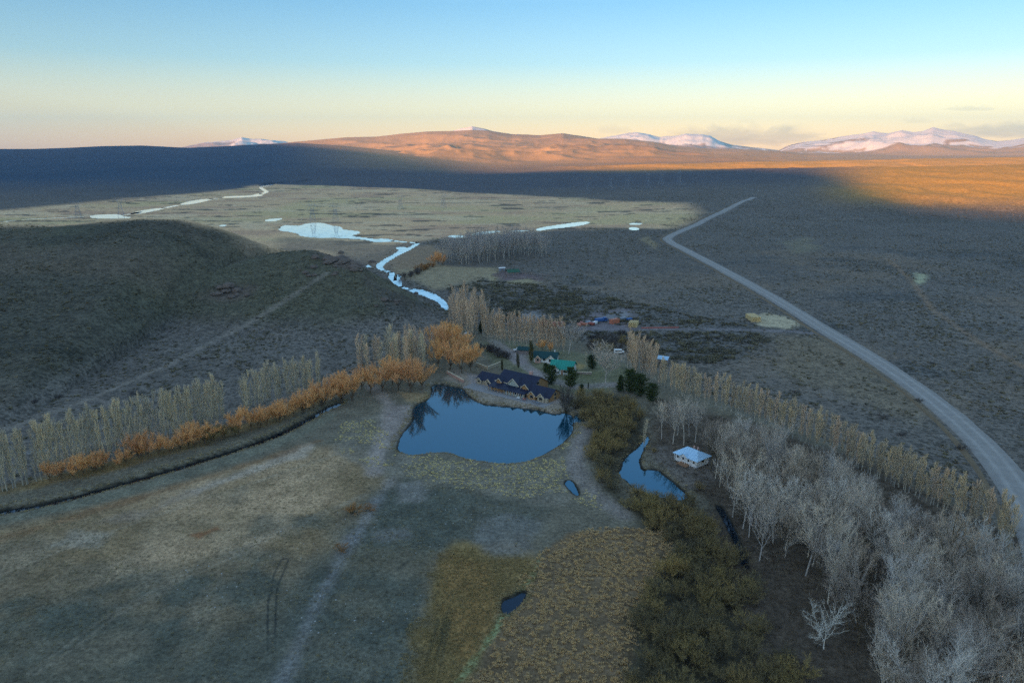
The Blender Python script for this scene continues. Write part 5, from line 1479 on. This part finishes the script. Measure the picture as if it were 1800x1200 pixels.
# prism along 'y' uses (x, z) outlines: the profile runs along the vehicle
for lb, loc, rz, kind in (("white pickup parked on the drive beside the green garage roof", at(911, 617), R(10), "pickup"),
                          ("white van parked under the poplars at the stream mouth clump", at(822, 590), R(70), "van"),
                          ("white camper van parked behind the big pale tree", at(1088, 621), R(5), "van")):
    o = car(lb, "pickup" if kind == "pickup" else "van", loc, rz, M_WHITE, kind)
    if kind == "pickup":
        prism("cab", M_WHITE, o, [(-0.9, 1.084), (1.25, 1.084), (0.7, 1.75), (-0.75, 1.78)], 'y', -0.82, 0.82)
        prism("windscreen", M_GLASS, o, [(0.80, 1.66), (1.30, 1.11), (1.34, 1.12), (0.84, 1.68)], 'y', -0.75, 0.75)
        for sy in (-0.83, 0.823): box("side_window", M_GLASS, o, -0.7, 0.65, sy, sy + 0.012, 1.15, 1.65)
    else:
        prism("windscreen", M_GLASS, o, [(1.38, 1.95), (1.88, 1.25), (1.93, 1.27), (1.43, 1.98)], 'y', -0.85, 0.85)
        for sy in (-0.965, 0.953): box("side_window", M_GLASS, o, -2.2, 1.2, sy, sy + 0.012, 1.25, 1.8)
    for sy in (-0.7, 0.45): box("headlight", M_STEEL, o, 2.44 if kind == "pickup" else 2.55, 2.6, sy, sy + 0.25, 0.72, 0.9)
    wheel_set(o, 5, 1.75, 0.38, (-1.55, 1.55))
o = car("blue truck with high cargo bed in the contractors' yard", "truck", at(1057, 566), R(25), M_BLUEP, "truck")
prism("windscreen", M_GLASS, o, [(3.36, 2.55), (3.74, 1.7), (3.79, 1.71), (3.41, 2.57)], 'y', -1.0, 1.0)
for sy in (-1.165, 1.153): box("side_window", M_GLASS, o, 1.9, 3.1, sy, sy + 0.012, 1.8, 2.5)
wheel_set(o, 8, 2.1, 0.5, (-3.2, -2.0, 2.7))

# the yard: containers, timber, scrap
def container(label, loc, rz, L, W, H, mat):
    o = thing("shipping_container", label, "container", loc, rz)
    bm = bmesh.new(); n = int(L / 0.3)
    out = []
    for i in range(n + 1):
        xx = -L / 2 + L * i / n; d = 0.05 if i % 2 else 0.0
        out.append((xx, W / 2 - d))
    pts = out + [(x_, -y_) for x_, y_ in out[::-1]]
    lo = [bm.verts.new((p[0], p[1], 0.12)) for p in pts]; hi = [bm.verts.new((p[0], p[1], H - 0.1)) for p in pts]
    for i in range(len(pts)):
        j = (i + 1) % len(pts); bm.faces.new([lo[i], lo[j], hi[j], hi[i]])
    bm.faces.new(lo[::-1]); bm.faces.new(hi)
    bm_obj("body", bm, mat, o)
    bm = bmesh.new()
    for sx in (-1, 1):
        for sy in (-1, 1):
            add_box(bm, sx * L / 2 - 0.09, sx * L / 2 + 0.09, sy * W / 2 - 0.09, sy * W / 2 + 0.09, 0, H)
    add_box(bm, -L / 2 + 0.1, L / 2 - 0.1, -W / 2 - 0.02, W / 2 + 0.02, H - 0.09, H + 0.02)
    add_box(bm, -L / 2 + 0.1, L / 2 - 0.1, -W / 2 - 0.02, W / 2 + 0.02, 0, 0.11)
    f = bm_obj("frame", bm, mat, o); f["kind"] = "stuff"
    for sy in (-1, 1):
        d_ = box("door", mat, o, L / 2 + 0.002, L / 2 + 0.06, min(0.03 * sy, (W / 2 - 0.12) * sy), max(0.03 * sy, (W / 2 - 0.12) * sy), 0.2, H - 0.2)
        box("lock_bar", M_STEEL, d_, L / 2 + 0.065, L / 2 + 0.10, sy * W / 4 - 0.03, sy * W / 4 + 0.03, 0.25, H - 0.25)
container("long red container half hidden behind the poplar row", at(973, 574), R(4), 12.0, 2.5, 2.7, M_REDST)
container("orange container standing alone in the contractors' yard", at(1080, 568), R(38), 6.0, 2.5, 2.7, M_ORANGE)
container("short red cabin container left of the long red one", at(954, 573), R(10), 4.0, 2.4, 3.4, M_REDST)
def plank_stack(label, loc, rz, rowsn, cols, L, mat, w=0.9, hgt=0.5, gap=0.15, group=None):
    o = thing("timber_stack", label, "timber stack", loc, rz, group)
    me0 = None
    for i in range(cols):
        for j in range(rowsn):
            if me0 is None:
                b = box("plank", mat, o, -L / 2, L / 2, -w / 2, w / 2, 0, hgt); me0 = b.data
            else:
                b = link("plank", me0, o)
            b.location = (random.uniform(-0.3, 0.3), (i - cols / 2) * (w + gap), j * (hgt + 0.03))
            b.rotation_euler = (0, 0, random.uniform(-0.03, 0.03))
plank_stack("stack of pale yellow timber beams on the clearing by the road", at(1322, 562), R(92), 5, 6, 11.0, M_TIMBER, 0.8, 0.55)
plank_stack("heap of yellow planks at the end of the contractors' yard", at(1112, 573), R(70), 5, 5, 7.0, M_TIMBER, 0.7, 0.55, 0.3)
plank_stack("low red beams lying along the yard track", at(1160, 576), R(3), 1, 2, 22.0, M_REDST, 0.5, 0.5)
for k, (px, py, m_) in enumerate([(1022, 570, M_REDST), (1028, 572, M_ORANGE), (1034, 569, M_STEEL), (1040, 571, M_REDST), (1046, 569, M_WHITE), (1095, 562, M_STEEL), (1106, 563, M_BLUEP), (1018, 573, M_ORANGE)]):
    o = thing("scrap_bin", ["red bin second from the left in the contractors' yard", "orange bin third from the left in the contractors' yard", "grey steel bin among the red ones in the contractors' yard", "red bin left of the white bin in the contractors' yard", "white bin left of the blue truck in the contractors' yard", "grey steel bin right of the orange container", "blue bin left of the yellow plank heap", "leftmost orange bin in the contractors' yard"][k], "bin", at(px, py), random.random() * 3)
    prism("tub", m_, o, [(-1.5, 0.15), (1.5, 0.15), (1.9, 1.4), (-1.9, 1.4)], 'y', -0.9, 0.9)
    prism("rim", m_, o, [(-1.98, 1.404), (1.98, 1.404), (1.98, 1.5), (-1.98, 1.5)], 'y', -0.98, 0.98)
    for sy in (-0.7, 0.6): box("skid", M_RUBBER, o, -1.3, 1.3, sy, sy + 0.1, 0.0, 0.146)

# corral with a green shed
def fence(label, pts, hgt=1.5, step=3.0, name="corral_fence", rails=3):
    W = [hit(*p)[:2] for p in pts]
    o = thing(name, label, "fence", (W[0][0], W[0][1], 0))
    for a, b in zip(W[:-1], W[1:]):
        L_ = math.hypot(b[0] - a[0], b[1] - a[1]); n = max(1, int(L_ / step)); an = math.atan2(b[1] - a[1], b[0] - a[0])
        for i in range(n):
            t0 = i / n; xx, yy = a[0] + (b[0] - a[0]) * t0, a[1] + (b[1] - a[1]) * t0; zz = hz(xx, yy)
            p_ = box("post", M_GREYWOOD, o, -0.12, 0.12, -0.12, 0.12, -0.4, hgt + 0.2); p_.location = (xx - W[0][0], yy - W[0][1], zz)
            for r_k in range(rails):
                rl = box("rail", M_GREYWOOD, o, 0, L_ / n, -0.05, 0.05, 0.0, 0.22)
                rl.location = (xx - W[0][0] + 0.17 * math.sin(an), yy - W[0][1] - 0.17 * math.cos(an), zz + 0.3 + r_k * hgt / rails); rl.rotation_euler = (0, 0, an)
fence("long weathered rail fence along the front of the corral", [(864, 485), (890, 488), (920, 490), (955, 491)])
fence("rail fence closing the back of the corral", [(885, 479), (910, 481), (940, 483), (968, 486)])
fence("short rail fence at the left end of the corral", [(864, 485), (885, 479)])
h = thing("shed", "dark green roofed shed inside the corral", "shed", (*hit(901, 482)[:2], hit(901, 482)[2]), R(20))
body("wall", M_GREYWOOD, h, -5, 5, -3, 3, 2.4, 4.2); slab_roof("roof", simple_mat("moss_green_roof", (0.04, 0.12, 0.075), 0.6, 0.2, 0.8), h, -5, 5, -3, 3, 4.25, 2.4, ov=0.6); box("door", M_GREYWOOD, h, -1.2, 1.2, -3.06, -3.004, 0, 2.1)
h = thing("shed", "small white lean-to at the back left of the corral", "shed", (*hit(882, 476)[:2], hit(882, 476)[2]), R(15))
body("wall", M_STEEL, h, -2.5, 2.5, -1.6, 1.6, 2.6, 3.0); slab_roof("roof", M_WHITE, h, -2.5, 2.5, -1.6, 1.6, 3.05, 2.6, ov=0.4); box("door", M_GREYWOOD, h, -0.6, 0.6, -1.66, -1.604, 0, 2.0)

# ------------------------------------------------------------------ pylons of the power line
def pylon_meshes():
    legs, arms = bmesh.new(), bmesh.new()
    def bar(bm, a, b, r):
        a, b = Vector(a), Vector(b); d = (b - a); L_ = d.length
        q = d.to_track_quat('Z', 'Y').to_matrix().to_4x4(); q.translation = (a + b) / 2
        bmesh.ops.create_cone(bm, cap_ends=True, segments=4, radius1=r, radius2=r, depth=L_, matrix=q)
    Hh = 24.0; lv = [0, 6, 11, 15.5, 19]
    wd = lambda z: 3.4 * (1 - z / Hh) + 0.9
    for i in range(len(lv) - 1):
        z0, z1 = lv[i], lv[i + 1]; a, b = wd(z0), wd(z1)
        c0 = [(-a, -a, z0), (a, -a, z0), (a, a, z0), (-a, a, z0)]; c1 = [(-b, -b, z1), (b, -b, z1), (b, b, z1), (-b, b, z1)]
        for k in range(4):
            bar(legs, c0[k], c1[k], 0.13); bar(legs, c0[k], c1[(k + 1) % 4], 0.06); bar(legs, c0[(k + 1) % 4], c1[k], 0.06); bar(legs, c1[k], c1[(k + 1) % 4], 0.06)
    b = wd(19)
    for sx in (-1, 1):
        bar(arms, (sx * b, 0, 19), (sx * 4.2, 0, 25.5), 0.18); bar(arms, (sx * 4.2, 0, 25.5), (sx * 9.5, 0, 23.5), 0.14); bar(arms, (sx * 3.0, 0, 23.4), (sx * 9.5, 0, 23.5), 0.16)
        bar(arms, (sx * 9.0, 0, 23.5), (sx * 9.0, 0, 21.0), 0.12); bar(arms, (sx * 4.2, 0, 25.5), (sx * 4.4, 0, 28.0), 0.14)
    bar(arms, (-4.2, 0, 25.5), (4.2, 0, 25.5), 0.18); bar(arms, (-3, 0, 23.4), (3, 0, 23.4), 0.18); bar(arms, (0, 0, 23.4), (0, 0, 21), 0.12)
    out = []
    for bm, n in ((legs, "tower_legs"), (arms, "cross_arms")):
        me = bpy.data.meshes.new(n); bm.to_mesh(me); bm.free(); me.materials.append(M_STEEL); out.append(me)
    return out
PYL = pylon_meshes()
for k, (px, py, s) in enumerate([(138, 383, 1.0), (213, 379, 1.0), (550, 389, 0.95), (590, 389, 0.9), (704, 369, 0.95), (780, 366, 0.9), (1033, 341, 1.0), (1073, 335, 1.1), (1103, 332, 1.2), (1138, 331, 1.3), (1162, 325, 1.3), (1193, 327, 1.3)]):
    x, y, z = hit(px, py)
    o = thing("power_pylon", f"lattice steel pylon, {ordinal(k + 1)} from the left across the far meadow", "pylon", (x, y, z - 0.1), R(20 + 4 * k), "pylons of the power line")
    o.scale = (s, s, s)
    link("tower_legs", PYL[0], o); link("cross_arms", PYL[1], o)

# ------------------------------------------------------------------ rocks on the western hill
ROCKM = []
for sd in range(4):
    bm = bmesh.new(); bmesh.ops.create_icosphere(bm, subdivisions=3, radius=1.0)
    rg = np.random.default_rng(200 + sd); off = rg.random(3) * 50
    for v in bm.verts:
        c = np.array(v.co); n_ = fbm(np.array([c[0] * 1.0 + off[0] + c[2] * 0.7]), np.array([c[1] * 1.0 + off[1] - c[2] * 0.5]), 0.8, 4, sd, True)[0]
        v.co = v.co * (1 + 0.38 * n_); v.co.z = v.co.z * 0.62 if v.co.z > 0 else v.co.z * 0.3
    me = bpy.data.meshes.new("rock"); bm.to_mesh(me); bm.free(); me.materials.append(M_ROCK); ROCKM.append(me)
rk = 0
for cx, cy, n, sx, sy, s0, where in [(408, 512, 16, 26, 8, 2.6, "on the hillside knoll"), (592, 455, 16, 24, 7, 3.0, "on the crest above the stream"), (625, 468, 10, 16, 6, 2.6, "at the end of the stream crest"), (560, 480, 8, 30, 10, 1.8, "below the stream crest"), (700, 530, 10, 30, 12, 1.8, "on the slope above the poplars")]:
    for k in range(n):
        x, y, z = hit(cx + random.gauss(0, sx * 0.6), cy + random.gauss(0, sy * 0.6))
        o = link("boulder", ROCKM[rk % 4]); rk += 1
        s = s0 * random.uniform(0.5, 1.3)
        o.location = (x, y, z + 0.1 * s); o.scale = (s * random.uniform(0.8, 1.4), s, s * random.uniform(0.7, 1.2)); o.rotation_euler = (0, 0, random.random() * 6.28)
        tag(o, f"brown weathered boulder in the rocky outcrop {where}", "boulder", f"boulders {where}")

# ------------------------------------------------------------------ low growth nobody could count
def tuft_mesh(name, mat, n, h, r, w, spread, seed):
    rg = np.random.default_rng(seed); tb = TB()
    a = rg.random(n) * 6.283; rr = r * np.sqrt(rg.random(n)) * 0.6
    B = np.stack([np.cos(a) * rr, np.sin(a) * rr, np.full(n, -0.05)], 1)
    a2 = a + rg.normal(size=n) * 0.5
    til = spread * (0.2 + rg.random(n))
    D = unit(np.stack([np.cos(a2) * til, np.sin(a2) * til, np.ones(n)], 1))
    L = h * (0.6 + 0.5 * rg.random(n))[:, None]
    M = B + D * L * 0.55
    T = M + unit(D + np.stack([np.cos(a2), np.sin(a2), -0.3 * np.ones(n)], 1) * 0.35) * L * 0.5
    tb.blades(B, M + (T - M) * 0.3, w, rg); tb.blades(B + (M - B) * 0.5, T, w * 0.9, rg)
    return tb.mesh(name, mat)
def scatter(name, pts, scl, protos_, label):
    """one object of kind stuff that carries many small plants"""
    n = len(pts)
    me = bpy.data.meshes.new(name); me.vertices.add(n); me.vertices.foreach_set("co", np.asarray(pts, np.float32).ravel())
    a = me.attributes.new("size", 'FLOAT_VECTOR', 'POINT'); s3 = np.stack([scl, scl, scl * rng.uniform(0.7, 1.2, n)], 1)
    a.data.foreach_set("vector", s3.astype(np.float32).ravel())
    a = me.attributes.new("turn", 'FLOAT_VECTOR', 'POINT'); t3 = np.stack([rng.normal(size=n) * 0.08, rng.normal(size=n) * 0.08, rng.random(n) * 6.283], 1)
    a.data.foreach_set("vector", t3.astype(np.float32).ravel())
    a = me.attributes.new("pick", 'INT', 'POINT'); a.data.foreach_set("value", rng.integers(0, len(protos_), n).astype(np.int32))
    o = link(name, me); tag(o, label, kind="stuff")
    ng = bpy.data.node_groups.new(name + "_nodes", 'GeometryNodeTree')
    ng.interface.new_socket("Geometry", in_out='INPUT', socket_type='NodeSocketGeometry')
    ng.interface.new_socket("Geometry", in_out='OUTPUT', socket_type='NodeSocketGeometry')
    N, L = ng.nodes, ng.links
    gi, go = N.new('NodeGroupInput'), N.new('NodeGroupOutput')
    ip = N.new('GeometryNodeInstanceOnPoints'); jn = N.new('GeometryNodeJoinGeometry')
    for m in reversed(protos_):
        po = bpy.data.objects.new(m.name + "_source", m)
        oi = N.new('GeometryNodeObjectInfo'); oi.inputs['Object'].default_value = po; oi.inputs['As Instance'].default_value = True
        L.new(oi.outputs['Geometry'], jn.inputs['Geometry'])
    def nat(nm, typ):
        q = N.new('GeometryNodeInputNamedAttribute'); q.data_type = typ; q.inputs['Name'].default_value = nm; return q.outputs['Attribute']
    L.new(gi.outputs[0], ip.inputs['Points']); L.new(jn.outputs[0], ip.inputs['Instance'])
    ip.inputs['Pick Instance'].default_value = True
    L.new(nat("pick", 'INT'), ip.inputs['Instance Index']); L.new(nat("size", 'FLOAT_VECTOR'), ip.inputs['Scale'])
    er_ = N.new('FunctionNodeEulerToRotation'); L.new(nat("turn", 'FLOAT_VECTOR'), er_.inputs[0]); L.new(er_.outputs[0], ip.inputs['Rotation'])
    L.new(ip.outputs[0], go.inputs[0])
    md = o.modifiers.new("plants", 'NODES'); md.node_group = ng
    return o

def grid_at(x, y, arr):
    r = np.hypot(x, y); a = np.arctan2(x, y)
    i = np.clip(np.searchsorted(rows, r), 0, NR - 1); j = np.clip(np.searchsorted(azs, a), 0, NA - 1)
    return arr[i * NA + j]
# scrub of the steppe and the hills
M_SCRUB = bark_mat("steppe_scrub", (0.17, 0.16, 0.115), 0.4, 0.3)
M_SCRUB_B = bark_mat("steppe_scrub_brown", (0.24, 0.20, 0.135), 0.35, 0.2)
SCR = [tuft_mesh("scrub", M_SCRUB, 16, 0.75, 0.9, 0.42, 1.5, 301), tuft_mesh("scrub", M_SCRUB, 16, 0.9, 0.8, 0.40, 1.2, 302), tuft_mesh("scrub", M_SCRUB_B, 14, 0.6, 0.8, 0.38, 1.6, 303)]
n = 230000
r = rng.uniform(170, 1500, n); a = rng.uniform(-R(39.5), R(39.5), n)
x, y = r * np.sin(a), r * np.cos(a)
dens = np.clip(grid_at(x, y, shr), 0, 1.3)
dens = dens * np.where(x > 0, sstep(75, 25, grid_at(x, y, TZ)), 1.0)
cl = fbm(x, y, 35, 4, 140) * 0.5 + fbm(x, y, 7, 2, 141) * 0.4
ok = rng.random(n) < np.clip(dens * (0.36 + 1.5 * cl + 0.5 * fbm(x, y, 160, 3, 142)), 0, 1) * np.where(dens > 0.15, 1, 0)
x, y = x[ok], y[ok]
d, _, _ = seg_dist(x, y, [tuple(p) for p in RP[::3]])
x, y = x[d > 10], y[d > 10]
z = hf(x, y)
scatter("steppe_scrub", np.stack([x, y, z], 1), 0.5 + 0.75 * rng.random(len(x)) ** 2, SCR, "low dark scrub dotted over the steppe and hills")
print("scrub", len(x))
# dark shrubs in patches: larger
def poly_pts(px, n, dens_f=None):
    P = [hit(*p)[:2] for p in px]
    xs = [p[0] for p in P]; ys = [p[1] for p in P]
    X_ = rng.uniform(min(xs), max(xs), n); Y_ = rng.uniform(min(ys), max(ys), n)
    k = poly_sd(X_, Y_, P) + fbm(X_, Y_, 7, 3, 150) * 3.5 + rng.normal(size=n) * 0.9 < 0
    X_, Y_ = X_[k], Y_[k]
    if dens_f is not None:
        k = rng.random(len(X_)) < dens_f(X_, Y_); X_, Y_ = X_[k], Y_[k]
    return X_, Y_
def off_water(X_, Y_, lim=0.6):
    k = np.ones(len(X_), bool)
    for nm, poly, lvl, depth in WATERS[:7]:
        k &= poly_sd(X_, Y_, poly) > lim
    return X_[k], Y_[k]
BELT = [(780, 508), (850, 492), (1000, 505), (1060, 520), (1180, 545), (1300, 570), (1360, 600), (1250, 640), (1150, 636), (1060, 598), (900, 570), (830, 550)]
X_, Y_ = poly_pts(BELT, 9000, lambda a_, b_: np.clip(0.5 + 1.2 * fbm(a_, b_, 14, 3, 151), 0, 1) * (np.abs(b_ - np.interp(a_, *np.array(sorted([flat(q, 578) for q in range(1000, 1500, 50)])).T)) > 7))
M_SCRUBD = bark_mat("thorny_scrub_dark", (0.15, 0.142, 0.11), 0.4, 0.3)
SCRD = [tuft_mesh("thorn", M_SCRUBD, 22, 1.3, 1.6, 0.55, 1.5, 311), tuft_mesh("thorn", M_SCRUBD, 22, 1.1, 1.9, 0.55, 1.8, 312)]
scatter("thorn_scrub", np.stack([X_, Y_, hf(X_, Y_)], 1), 0.7 + 0.7 * rng.random(len(X_)), SCRD, "dark thorny scrub in belts beyond the houses")
# reed bed
M_REED = bark_mat("dry_reeds", (0.66, 0.49, 0.28), 0.36, 0.2)
REEDS = [tuft_mesh("reed_tuft", M_REED, 26, 1.0, 0.5, 0.10, 0.75, 321 + i) for i in range(3)]
X_, Y_ = poly_pts(REED_PX, 24000)
k = vnoise(X_ / 1.0, Y_ / 1.0, 8) > 0.42
X_, Y_ = off_water(X_[k], Y_[k])
scatter("reed_bed", np.stack([X_, Y_, hf(X_, Y_)], 1), 0.34 + 0.34 * rng.random(len(X_)), REEDS, "tan reed tussocks packed in the marsh")
print("reeds", len(X_))
# yellow tussock grass round the lake
M_YEL = bark_mat("yellow_tussock_grass", (0.85, 0.68, 0.34), 0.25, 0.15)
YEL = [tuft_mesh("tussock", M_YEL, 24, 0.75, 0.55, 0.10, 0.95, 331 + i) for i in range(3)]
TUS = [([(665, 818), (700, 800), (760, 802), (850, 818), (940, 814), (990, 805), (1002, 845), (985, 878), (930, 874), (800, 850), (690, 832)], 6500, 0.15, 1.0),
       ([(600, 745), (650, 738), (672, 765), (668, 800), (690, 812), (660, 822), (600, 798)], 3000, 0.05, 0.9),
       ([(935, 800), (985, 780), (1012, 760), (1020, 800), (1010, 850), (1070, 900), (1000, 905), (960, 880)], 2600, -0.15, 0.7)]
xs_, ys_ = [], []
for px, n, b0, k0 in TUS:
    X_, Y_ = poly_pts(px, n * 2, lambda a_, b_: np.clip(b0 + 0.25 + 1.0 * fbm(a_, b_, 12, 3, 152), 0, 1) * k0)
    cell = np.round(X_ / 1.25) * 100003 + np.round(Y_ / 1.25)
    _, first = np.unique(cell, return_index=True); X_, Y_ = X_[first], Y_[first]
    xs_.append(X_); ys_.append(Y_)
X_, Y_ = off_water(np.concatenate(xs_), np.concatenate(ys_), 1.2)
scatter("tussock_grass", np.stack([X_, Y_, hf(X_, Y_)], 1), 0.42 + 0.45 * rng.random(len(X_)), YEL, "yellow grass tussocks on the flats round the lake")
print("tussocks", len(X_))
# shore grass along the lake and the canal
M_SHORE = bark_mat("straw_shore_grass", (0.42, 0.34, 0.19), 0.25, 0.15)
SHO = [tuft_mesh("shore_tuft", M_SHORE, 18, 0.6, 0.4, 0.09, 0.8, 341 + i) for i in range(2)]
def shore(poly, n, lo, hi):
    P = np.array(poly); d = np.concatenate([[0], np.cumsum(np.hypot(*np.diff(np.vstack([P, P[:1]]), axis=0).T))]); Q = np.vstack([P, P[:1]])
    t = rng.random(n) * d[-1]
    X1 = np.interp(t, d, Q[:, 0]) + rng.normal(size=n) * hi; Y1 = np.interp(t, d, Q[:, 1]) + rng.normal(size=n) * hi
    sd = poly_sd(X1, Y1, poly); k = (sd > lo) & (sd < hi * 2)
    return X1[k], Y1[k]
a1, b1 = shore(WATERS[0][1], 2600, 0.7, 1.6); a2, b2 = shore(WATERS[5][1], 2600, 0.5, 1.5); a3, b3 = shore(WATERS[3][1], 300, 0.3, 0.8); a4, b4 = shore(WATERS[1][1], 500, 0.4, 1.0)
X_ = np.concatenate([a1, a2, a3, a4]); Y_ = np.concatenate([b1, b2, b3, b4])
scatter("shore_grass", np.stack([X_, Y_, hf(X_, Y_)], 1), 0.5 + 0.6 * rng.random(len(X_)), SHO, "straw coloured grass fringing the lake and the canal")
# short grass, herbs and stones in the near fields
M_FIELD = bark_mat("field_grass", (0.27, 0.245, 0.165), 0.45, 0.3)
M_OLIVE = bark_mat("olive_dry_grass", (0.36, 0.285, 0.145), 0.3, 0.2)
M_PEB = simple_mat("pale_field_stone", (0.42, 0.42, 0.40), 0.9, 0.25, 4.0)
FLD = [tuft_mesh("field_tuft", M_FIELD, 14, 0.35, 0.45, 0.11, 1.3, 351 + i) for i in range(3)]
X_, Y_ = poly_pts([(-60, 950), (200, 890), (560, 790), (680, 835), (960, 890), (930, 985), (800, 970), (740, 1080), (700, 1260), (-100, 1260)], 42000, lambda a_, b_: np.clip(0.45 + 0.9 * fbm(a_, b_, 12, 4, 154), 0, 1))
scatter("field_grass", np.stack([X_, Y_, hf(X_, Y_)], 1), 0.35 + 0.7 * rng.random(len(X_)) ** 2, FLD, "short grey green grass and herbs of the near field")
OLV = [tuft_mesh("olive_tuft", M_OLIVE, 16, 0.5, 0.4, 0.07, 0.9, 361 + i) for i in range(2)]
X_, Y_ = poly_pts([(760, 1010), (800, 962), (850, 972), (930, 985), (948, 1005), (905, 1060), (862, 1130), (800, 1260), (680, 1260), (730, 1100)], 9000)
X_, Y_ = off_water(X_, Y_)
scatter("olive_grass", np.stack([X_, Y_, hf(X_, Y_)], 1), 0.5 + 0.5 * rng.random(len(X_)), OLV, "matted olive brown grass beside the reed bed")
bm = bmesh.new(); bmesh.ops.create_icosphere(bm, subdivisions=1, radius=0.22)
for v in bm.verts: v.co = v.co * random.uniform(0.75, 1.25); v.co.z *= 0.6
pm = bpy.data.meshes.new("field_stone"); bm.to_mesh(pm); bm.free(); pm.materials.append(M_PEB)
X_, Y_ = poly_pts([(300, 1000), (560, 880), (680, 835), (900, 890), (800, 970), (740, 1080), (700, 1260), (400, 1260)], 900, lambda a_, b_: np.clip(0.35 + 1.2 * fbm(a_, b_, 14, 3, 155), 0, 1))
scatter("field_stones", np.stack([X_, Y_, hf(X_, Y_)], 1), 0.4 + 0.8 * rng.random(len(X_)) ** 2, [pm], "pale stones strewn over the near field")
# undergrowth in the grove and thicket
M_UND = bark_mat("undergrowth_twigs", (0.15, 0.115, 0.08), 0.4, 0.2)
UND = [tuft_mesh("undergrowth", M_UND, 18, 0.9, 0.8, 0.07, 1.2, 371 + i) for i in range(2)]
X_, Y_ = poly_pts([(1150, 700), (1300, 745), (1500, 805), (1720, 905), (1900, 1000), (1900, 1300), (1340, 1300), (1300, 1050), (1240, 930), (1100, 880), (1060, 830), (1120, 740)], 9000)
X_, Y_ = off_water(X_, Y_)
scatter("undergrowth", np.stack([X_, Y_, hf(X_, Y_)], 1), 0.4 + 0.7 * rng.random(len(X_)), UND, "brown bare undergrowth under the grove and thicket")

# ------------------------------------------------------------------ evening clouds beyond the ranges
def cloud(px0, px1, py0, py1, yd, seed, dens, label):
    rg = np.random.default_rng(seed)
    def at_y(px, py):
        d = ray(px, py); t = yd / d[1]; return np.array([d[0] * t, yd, CAM_H + d[2] * t])
    a, b = at_y(px0, py1), at_y(px1, py0)
    cx, hw = (a[0] + b[0]) / 2, (b[0] - a[0]) / 2; cz, hh = (a[2] + b[2]) / 2, (b[2] - a[2]) / 2
    bm = bmesh.new(); bmesh.ops.create_icosphere(bm, subdivisions=5, radius=1.0)
    co = np.array([v.co[:] for v in bm.verts])
    ang = np.arctan2(co[:, 1], co[:, 0])
    n_ = fbm(co[:, 0] * 3.2 + seed * 3.1, co[:, 1] * 0.8 + co[:, 2] * 1.5, 0.55, 5, seed)
    up = np.clip(co[:, 2], 0, None) * (0.7 + 0.9 * fbm(co[:, 0] * 4, co[:, 1], 0.5, 4, seed + 5)) + np.clip(co[:, 2], None, 0) * 0.5
    s = 1 + 0.45 * n_
    for v, c, u_, k_ in zip(bm.verts, co, up, s):
        v.co = (c[0] * hw * k_, c[1] * hw * 0.35 * k_, u_ * hh * 2 * k_ - hh * 0.4)
    me = bpy.data.meshes.new("cloud"); bm.to_mesh(me); bm.free()
    m = bpy.data.materials.new("cloud_vapour"); m.use_nodes = True; nt = m.node_tree; nt.nodes.clear()
    out = nt.nodes.new('ShaderNodeOutputMaterial'); pv = nt.nodes.new('ShaderNodeVolumeAbsorption')
    pv.inputs['Color'].default_value = (0.40, 0.34, 0.38, 1); pv.inputs['Density'].default_value = dens
    nt.links.new(pv.outputs[0], out.inputs['Volume']); me.materials.append(m)
    o = link("cloud", me); o.location = (cx, yd, cz)
    tag(o, label, "cloud")
cloud(1165, 1450, 221, 251, 56000, 1, 0.00016, "long grey cloud bank between the two snowy ranges")
cloud(1045, 1110, 221, 233, 56000, 2, 0.0002, "small grey cloud left of the long cloud bank")
cloud(1640, 1900, 217, 238, 56000, 3, 0.00016, "grey cloud bank behind the highest snowy peak")
cloud(1662, 1755, 187, 194, 56000, 4, 0.0002, "thin high streak of cloud above the highest peak")
cloud(1583, 1638, 208, 216, 56000, 5, 0.0002, "small flat cloud just left of the highest peak")
cloud(1296, 1328, 207, 216, 56000, 6, 0.0002, "tiny cloud puff above the long cloud bank")
